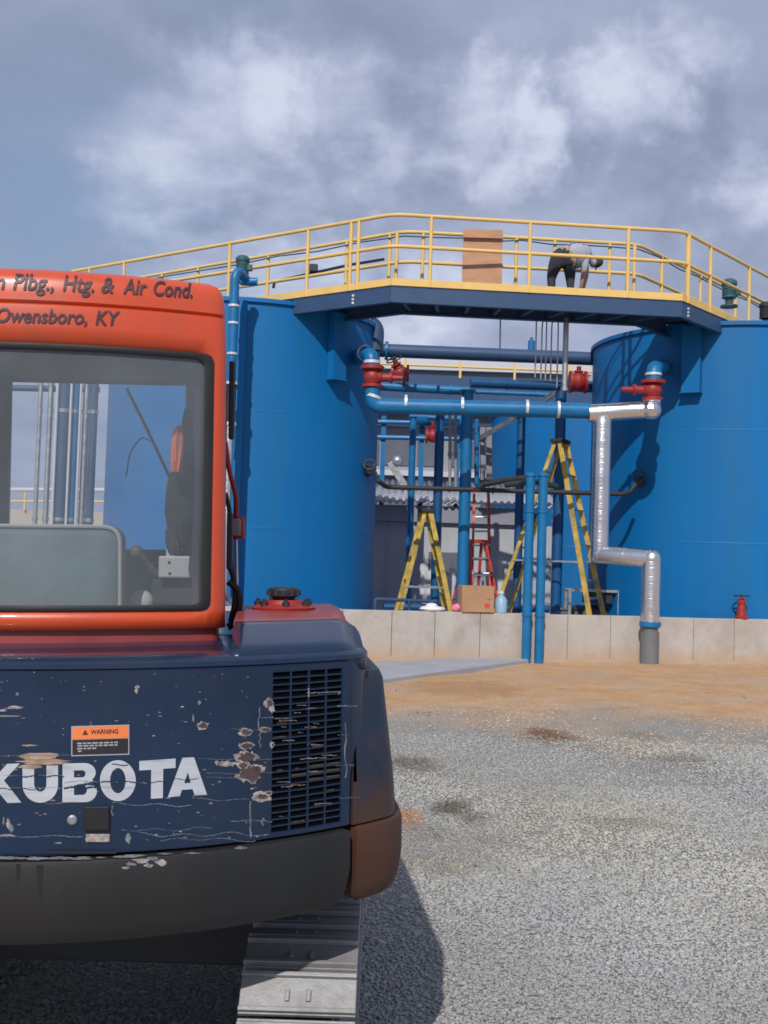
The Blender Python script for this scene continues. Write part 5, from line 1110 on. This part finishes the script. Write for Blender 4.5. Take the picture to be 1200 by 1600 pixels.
mb = MB(); mb.lathe(Vector((c.x, c.y, 1.448)), (0, 0, 1), [(0, 0), (.030, 0), (.034, .008), (.046, .014), (.048, .03), (.044, .036), (.030, .040), (0, .04)], 22)
for k in range(12): a = k * math.pi / 6; mb.box((c.x + .047 * math.cos(a), c.y + .047 * math.sin(a), 1.471), (.008, .008, .016))
mb.build('filler_cap', 'dark', ex)
mb = MB()
for k in range(7): a = k * .9 + .3; mb.lathe((c.x + .077 * math.cos(a), c.y + .077 * math.sin(a), 1.434), (0, 0, 1), [(0, 0), (.011, 0), (.011, .012), (.006, .013), (.006, .02), (0, .02)], 6)
mb.build('bolts', 'dark', ex)
# cab shell
xw0, xw1, zw0, zw1 = -.675, .372, 1.437, 2.117
rx_ = list(np.linspace(-.70, xw0, 2))[:-1] + list(np.linspace(xw0, xw1, 30)) 
ol = [(-.735, rear(-.72) + .045)] + [(x, rear(x)) for x in rx_] + [(.395, rear(.395)), (.410, rear(.410) + .004), (.419, rear(.41) + .018), (.422, rear(.41) + .04)]
iw0 = 1 + rx_.index(xw0); iw1 = 1 + len(rx_) - 1
sd0 = len(ol); ol += [(.402, -.60), (.372, -.3), (.33, .05), (.30, .30)] + corner((.31, .2), (.285, .42), (0, .42), .05, 4); fr0 = len(ol)
fx = list(np.linspace(.20, -.46, 14)); ol += [(x, .42) for x in fx]; fr1 = len(ol) - 1
ol += corner((-.5, .42), (-.75, .42), (-.75, 0), .05, 4) + [(-.752, .1), (-.752, -.3), (-.748, rear(-.72) + .2)]
lev = [1.385, zw0, 1.60, 1.85, zw1, 2.17, 2.205, 2.222, 2.228, 2.234, 2.25, 2.27, 2.283, 2.295, 2.304, 2.312, 2.319, 2.324, 2.332, 2.337, 2.340]
def roof_inset(ol, d):
    if d <= .035: return inset(ol, d)
    q = inset(ol, .035); k = d - .035; mx_, my_ = -.16, -.25
    return [(mx_ + (x - mx_) * (1 - k / .58), my_ + (y - my_) * (1 - k / .68)) for x, y in q]
mb = MB(); mb.loft([[Vector((x, y, z)) for x, y in roof_inset(ol, ins(z))] for z in lev], cap0=False, cap1=True,
                   skip=lambda i, j: (1 <= i < 4 and iw0 <= j < iw1) or (2 <= i < 4 and len(ol) - 3 <= j < len(ol) - 1) or (2 <= i < 8 and fr0 <= j < fr1))
cab = mb.build('cab_shell', ['orange', 'interior'], ex, smooth=38, solid=(.028, -1, 1))
def pl_rear(x, z, off=0): return Vector((x, rear(x) + ins(z) - off, z))
def rr2(x0, z0, x1, z1, r, n=6):
    pts = []
    for a, b, c in (((x0, z1), (x0, z0), (x1, z0)), ((x0, z0), (x1, z0), (x1, z1)), ((x1, z0), (x1, z1), (x0, z1)), ((x1, z1), (x0, z1), (x0, z0))): pts += corner(a, b, c, r, n)
    out = []                                                         # extra points so that long sides follow the curved face
    for i, p in enumerate(pts):
        q = pts[(i + 1) % len(pts)]; out.append(p); L_ = math.dist(p, q)
        for k in range(1, int(L_ / .06)): s_ = k / int(L_ / .06); out.append((p[0] + (q[0] - p[0]) * s_, p[1] + (q[1] - p[1]) * s_))
    return out
def frame_ring(a, b, off, name, m, parent, r):
    oa = rr2(*a, r[0]); n = len(oa)
    cx, cz = (a[0] + a[2]) / 2, (a[1] + a[3]) / 2; kx = (b[2] - b[0]) / (a[2] - a[0]); kz = (b[3] - b[1]) / (a[3] - a[1]); bx, bz = (b[0] + b[2]) / 2, (b[1] + b[3]) / 2
    ob = [(bx + (x - cx) * kx, bz + (z - cz) * kz) for x, z in oa]
    mid = [((p[0] + q[0]) / 2, (p[1] + q[1]) / 2) for p, q in zip(oa, ob)]
    mb = MB(); mb.loft([[pl_rear(*p, -.012) for p in oa], [pl_rear(*p, off * .6) for p in oa], [pl_rear(*p, off) for p in mid], [pl_rear(*p, off * .4) for p in ob], [pl_rear(*p, -.016) for p in ob]], cap0=False, cap1=False); return mb.build(name, m, parent, smooth=50)
frame_ring((xw0 - .012, zw0 - .004, xw1 + .012, zw1 + .004), (xw0 + .012, zw0 + .011, xw1 - .012, zw1 - .011), .006, 'window_seal', 'rubber', cab, (.028,))
gx = list(np.linspace(xw0, xw1, 24)); mb = MB(); mb.loft([[pl_rear(x, z, -.008) for x in gx] for z in (zw0, 1.66, 1.9, zw1)], closed=False, cap0=False, cap1=False); mb.build('rear_window', 'glass', ex, smooth=60, fix=False)
mb = MB(); mb.box((.362, -.20, 1.80), (.008, .60, .56), Matrix.Rotation(R_(6.5), 3, 'Z')); mb.build('side_window', 'blackpaint', ex, bevel=.003)
mb = MB(); mb.box((-.742, -.25, 1.855), (.006, .98, .53)); mb.build('side_window', 'glass', ex)
mb = solid_rings(inset(ol, .018), [(1.33, 0), (1.384, 0)]); mb.build('cab_base', 'skirt', ex, smooth=40)
mb = MB(); mb.loft([[Vector((x, y, z)) for x, y in inset(ol, .03)] for z in (2.240, 2.246)]); mb.build('headliner', 'liner', ex, smooth=0)
# lettering on the roof
f1 = lambda l: (lambda x, y: e_rear(x, y, l))
yb1 = lambda x: 451.5 + .018 * x + .000085 * x * x
yb2 = lambda x: 503.0 + .012 * x + .00009 * x * x
textmap([('n', -8, 8, yb1, 24), ('Plbg.,', 20, 84, yb1, 24), ('Htg.', 98, 147, yb1, 24), ('&', 158, 179, yb1, 23), ('Air', 192, 230, yb1, 22.5), ('Cond.', 240, 301, yb1, 22)], CAP, f1(.0028), 'roof_lettering', 'ink', cab, shear=.22, bold=.020)
textmap([('Owensboro,', -6, 136, yb2, 21.5), ('KY', 149, 188, yb2, 21.5)], CAP, f1(.0028), 'roof_lettering', 'ink', cab, shear=.22, bold=.020)
# cab interior
s0 = e_y(195, 822, -.62); mb = MB(); sx0, sx1, sz = -.44, s0.x, s0.z
pts = rr2(sx0, 1.15, sx1, sz, .05, 6)
prof = [(0.03, .0), (.012, .008), (0, .03), (0, .09), (.02, .115), (.05, .12)]
cx, cz = (sx0 + sx1) / 2, (1.15 + sz) / 2
mb.loft([[Vector((cx + (x - cx) * (1 - d / .28), -.66 + yy + (z - 1.4) * -.10, cz + (z - cz) * (1 - d / .25))) for x, z in pts] for d, yy in prof]); st = mb.build('seat_back', 'seat', ex, smooth=50)
mb = MB(); pp = [Vector((cx + (x - cx) * .985, -.655 + (z - 1.4) * -.10, cz + (z - cz) * .985)) for x, z in pts]; pp.append(pp[0]); mb.pipe(pp, .0055, bend=.002, seg=6); mb.build('piping', 'trim', st)
mb = MB(); mb.box((cx, -.28, 1.18), (.5, .5, .14)); mb.build('seat_cushion', 'seat', ex, bevel=.04)
def ebox(px0, py0, px1, py1, y, dep, name, m, bev=.004, parent=None):
    a = e_y(px0, py1, y); b = e_y(px1, py0, y); mb = MB(); mb.box(((a.x + b.x) / 2, y + dep / 2, (a.z + b.z) / 2), (b.x - a.x, dep, b.z - a.z)); return mb.build(name, m, parent or ex, smooth=0, bevel=bev)
cb = ebox(247, 869, 309, 903, -.40, .12, 'control_box', 'ctrl', .006); ebox(259, 858, 274, 870, -.39, .05, 'switch', 'ctrl', .003, cb); ebox(262, 877, 266, 880, -.404, .01, 'screw', 'dark', 0, cb); ebox(263, 894, 267, 897, -.404, .01, 'screw', 'dark', 0, cb)
ebox(236, 903, 306, 945, -.36, .30, 'side_console', 'interior', .01); ebox(200, 880, 250, 930, -.1, .3, 'side_console', 'interior', .01)
a, b = e_y(213, 862, -.42), e_y(243, 897, -.36); mb = MB(); mb.pipe([a, a.lerp(b, .3), b], lambda t: .017 - .006 * t, seg=12); mb.ell(a, (.019, .019, .021), 12, 8); mb.build('control_lever', mat('lever_brown', (.16, .10, .085), .5), ex)
p = e_y(222, 940, -.5); mb = MB(); mb.ell(p, (.034, .03, .035), 14, 9); mb.build('armrest', 'ctrl', ex)
# beige inner pillar trim, dark pillar and front frame
a, b = e_y(302, 588, -.42), e_y(317, 940, -.42); mb = MB(); mb.box((.5 * (a.x + b.x) - .004, -.41, 1.76), (.022, .02, .67)); mb.build('pillar_trim', 'trim', ex, bevel=.004)
mb = MB(); q0, q1 = e_y(292, 590, .33), e_y(318, 590, -.40); mb.add([Vector((q0.x, .40, 1.4)), Vector((q1.x + .02, -.42, 1.4)), Vector((q1.x + .02, -.42, 2.285)), Vector((q0.x, .40, 2.285))], [(0, 1, 2, 3)]); mb.build('side_lining', 'interior', ex, smooth=0, solid=(.01, 1), fix=False)
mb = MB(); q0 = e_y(20, 590, .36); mb.box((q0.x - .08, .375, 1.8), (.15, .03, .96)); mb.build('front_pillar', 'liner', ex, bevel=.01)
q0, q1 = e_y(20, 583, .36), e_y(290, 590, .36); mb = MB(); mb.box(((q0.x + q1.x) / 2, .36, q0.z + .06), (q1.x - q0.x + .3, .04, .12)); mb.build('front_header', 'liner', ex, bevel=.01)
mb = MB(); mb.pipe([e_y(198, 607, .40), e_y(232, 675, .40), e_y(268, 752, .40)], .006, bend=.3, seg=8); mb.pipe([e_y(268, 752, .40), e_y(276, 800, .40), e_y(272, 860, .38)], .009, bend=.05, seg=8); mb.pipe([e_y(197, 745, .41), e_y(203, 705, .41), e_y(222, 682, .41), e_y(236, 690, .41)], .003, bend=.1, seg=6); mb.build('wiper', 'dark', ex)
# jacket hung in the corner (a thing of its own)
jl = Matrix.Translation(EW) @ EM.to_4x4()
jk = thing('jacket', EW, 'black and orange jacket hanging inside the cab at the right edge of its rear window', 'jacket'); jk.rotation_euler = EM.to_euler()
def cloth(px_rows, y, name, m):
    mb = MB(); rings = []; r = random.Random(4)
    for (py, xa, xb) in px_rows:
        a = e_y(xa, py, y); b = e_y(xb, py, y); ring = []
        for k in range(20):
            t = 2 * math.pi * k / 20; u = .5 + .5 * math.cos(t); f = 1 + .25 * math.sin(k * 2.1 + py * .03)
            ring.append(a.lerp(b, u) + Vector((0, .03 * math.sin(t) * f, 0)))
        rings.append(ring)
    mb.loft(rings); return mb.build(name, m, jk, smooth=60)
cloth([(666, 277, 284), (674, 270, 288), (700, 267, 288), (722, 266, 287), (738, 268, 284)], -.68, 'orange_panel', 'jorange')
cloth([(640, 288, 298), (660, 284, 302), (700, 282, 304), (735, 267, 304), (760, 260, 304), (800, 257, 303), (830, 262, 300), (850, 272, 296), (858, 280, 292)], -.60, 'body', 'jblack')
cloth([(828, 258, 272), (845, 258, 280), (862, 262, 284), (868, 266, 280)], -.64, 'hem', 'rust')
# outside of the right pillar: hinge, lamp, mirror stay and hoses
for z_, h_ in ((2.02, .22), (1.62, .16)):
    mb = MB(); mb.box((.424, -.70, z_), (.016, .04, h_)); mb.build('door_hinge', 'dark', ex, bevel=.004)
a, b = e_y(356, 806, -.45), e_y(381, 842, -.45); lm = MB(); lm.box(((a.x + b.x) / 2, -.40, (a.z + b.z) / 2), (b.x - a.x, .09, a.z - b.z)); lp = lm.build('work_lamp', 'red', ex, bevel=.008)
mb = MB(); mb.box(((a.x + b.x) / 2 - .003, -.449, (a.z + b.z) / 2), (b.x - a.x - .014, .012, a.z - b.z - .018)); mb.build('lens', 'lens', lp, bevel=.004)
mb = MB(); mb.pipe([e_y(352, 690, -.5), e_y(358, 735, -.5), e_y(369, 775, -.47), e_y(369, 808, -.44)], .0075, bend=.03, seg=8); mb.build('lamp_stay', 'red', ex)
mb = MB(); mb.pipe([e_y(369, 842, -.42), e_y(370, 900, -.42), e_y(371, 960, -.5)], .005, bend=.03, seg=8); mb.build('lamp_post', 'galv', ex)
for pts, r in (([(357, 908), (373, 922), (374, 950), (366, 974), (356, 980)], .011), ([(357, 880), (366, 905), (368, 940), (360, 972)], .008), ([(352, 770), (360, 800), (358, 860), (364, 900)], .007)):
    mb = MB(); mb.pipe([e_y(x, y, -.60) for x, y in pts], r, bend=.05, seg=10); mb.build('hose', 'rubber', ex)
# undercarriage
uc = bpy.data.objects.new('undercarriage', None); COL.objects.link(uc); uc.parent = ex; uc.rotation_euler = EI.to_euler()
def shoe_mesh():
    mb = MB(); w = .305; mb.box((0, 0, 0), (w, .112, .016))
    for y, h in ((-.047, .016), (.045, .016)): mb.box((0, y, .008 + h / 2), (w, .012, h))
    for x in (-.028, .028): mb.box((x, -.008, .012), (.012, .03, .010))
    return mb
proto = None
for side, xc in ((1, .695), (-1, -.62)):
    LT, RT, zc = 1.36, .245, .275
    tm = MB(); per = 2 * LT + 2 * math.pi * RT; n_ = 36
    y0 = -.66
    def tpos(s_):
        s_ %= per
        if s_ < LT: return y0 + s_, zc + RT, 0
        s_ -= LT
        if s_ < math.pi * RT: a = s_ / RT; return y0 + LT + RT * math.sin(a), zc + RT * math.cos(a), -a
        s_ -= math.pi * RT
        if s_ < LT: return y0 + LT - s_, zc - RT, -math.pi
        s_ -= LT; a = s_ / RT; return y0 - RT * math.sin(a), zc - RT * math.cos(a), -math.pi - a
    belt = MB(); N_ = 80; belt.loft([[Vector((xc + dx, y0 + 0, 0)) for dx in ()] or [Vector((xc + sx * .09, y0 + LT / 2 + (tpos(per * k / N_)[0] - y0 - LT / 2) * .965, zc + (tpos(per * k / N_)[1] - zc) * .84)) for sx in (-1, 1)] for k in range(N_ + 1)], closed=False, cap0=False, cap1=False)
    tr_ = belt.build('track', 'dark', uc, smooth=60, fix=False)
    for k in range(n_):
        y, z, a = tpos(per * (k + .35) / n_)
        if proto is None: proto = shoe_mesh().build('track_shoe', 'shoe', tr_, smooth=0, bevel=.0025); o = proto
        else: o = proto.copy(); COL.objects.link(o); o.parent = tr_
        o.location = (xc, y + .0, z); o.rotation_euler = (a, 0, 0)
    fm = MB(); fm.box((xc, y0 + LT / 2, zc), (.16, LT + .1, .22)); fm.build('track_frame', 'dark', uc, bevel=.02)
    for y, nm in ((y0, 'sprocket'), (y0 + LT, 'idler')): fm = MB(); fm.lathe((xc - .07, y, zc), (1, 0, 0), [(0, 0), (.19, 0), (.20, .04), (.20, .10), (.19, .14), (0, .14)], 24); fm.build(nm, 'dark', uc)
fm = MB(); fm.box((.03, 0, .43), (1.2, .8, .16)); fm.lathe((0, 0, .5), (0, 0, 1), [(0, 0), (.42, 0), (.42, .2), (0, .2)], 32); fm.build('carbody', 'dark', uc, bevel=.01)
mb = MB(); mb.box((-.01, -.02, .705), (1.5, 1.7, .03)); mb.build('floor_plate', 'dark', ex)

mb = MB(); bl = [[Vector((x, 1.42 + .10 * ((z - .28) / .25) ** 2, z)) for x in (-.86, -.4, 0, .4, .86)] for z in (.03, .12, .2, .28, .36, .44, .52)]  # unseen blade with arms, added to block light from ahead under the body
mb.loft(bl, closed=False, cap0=False, cap1=False); mb.build('shade_blade', 'navy_dusty', uc, smooth=40, solid=(.025, 0), fix=False)
for x in (-.35, .35):
    mb = MB(); mb.beam((x, .3, .36), (x, 1.44, .24), .08, .12); mb.build('shade_blade_arm', 'navy_dusty', uc, bevel=.01)
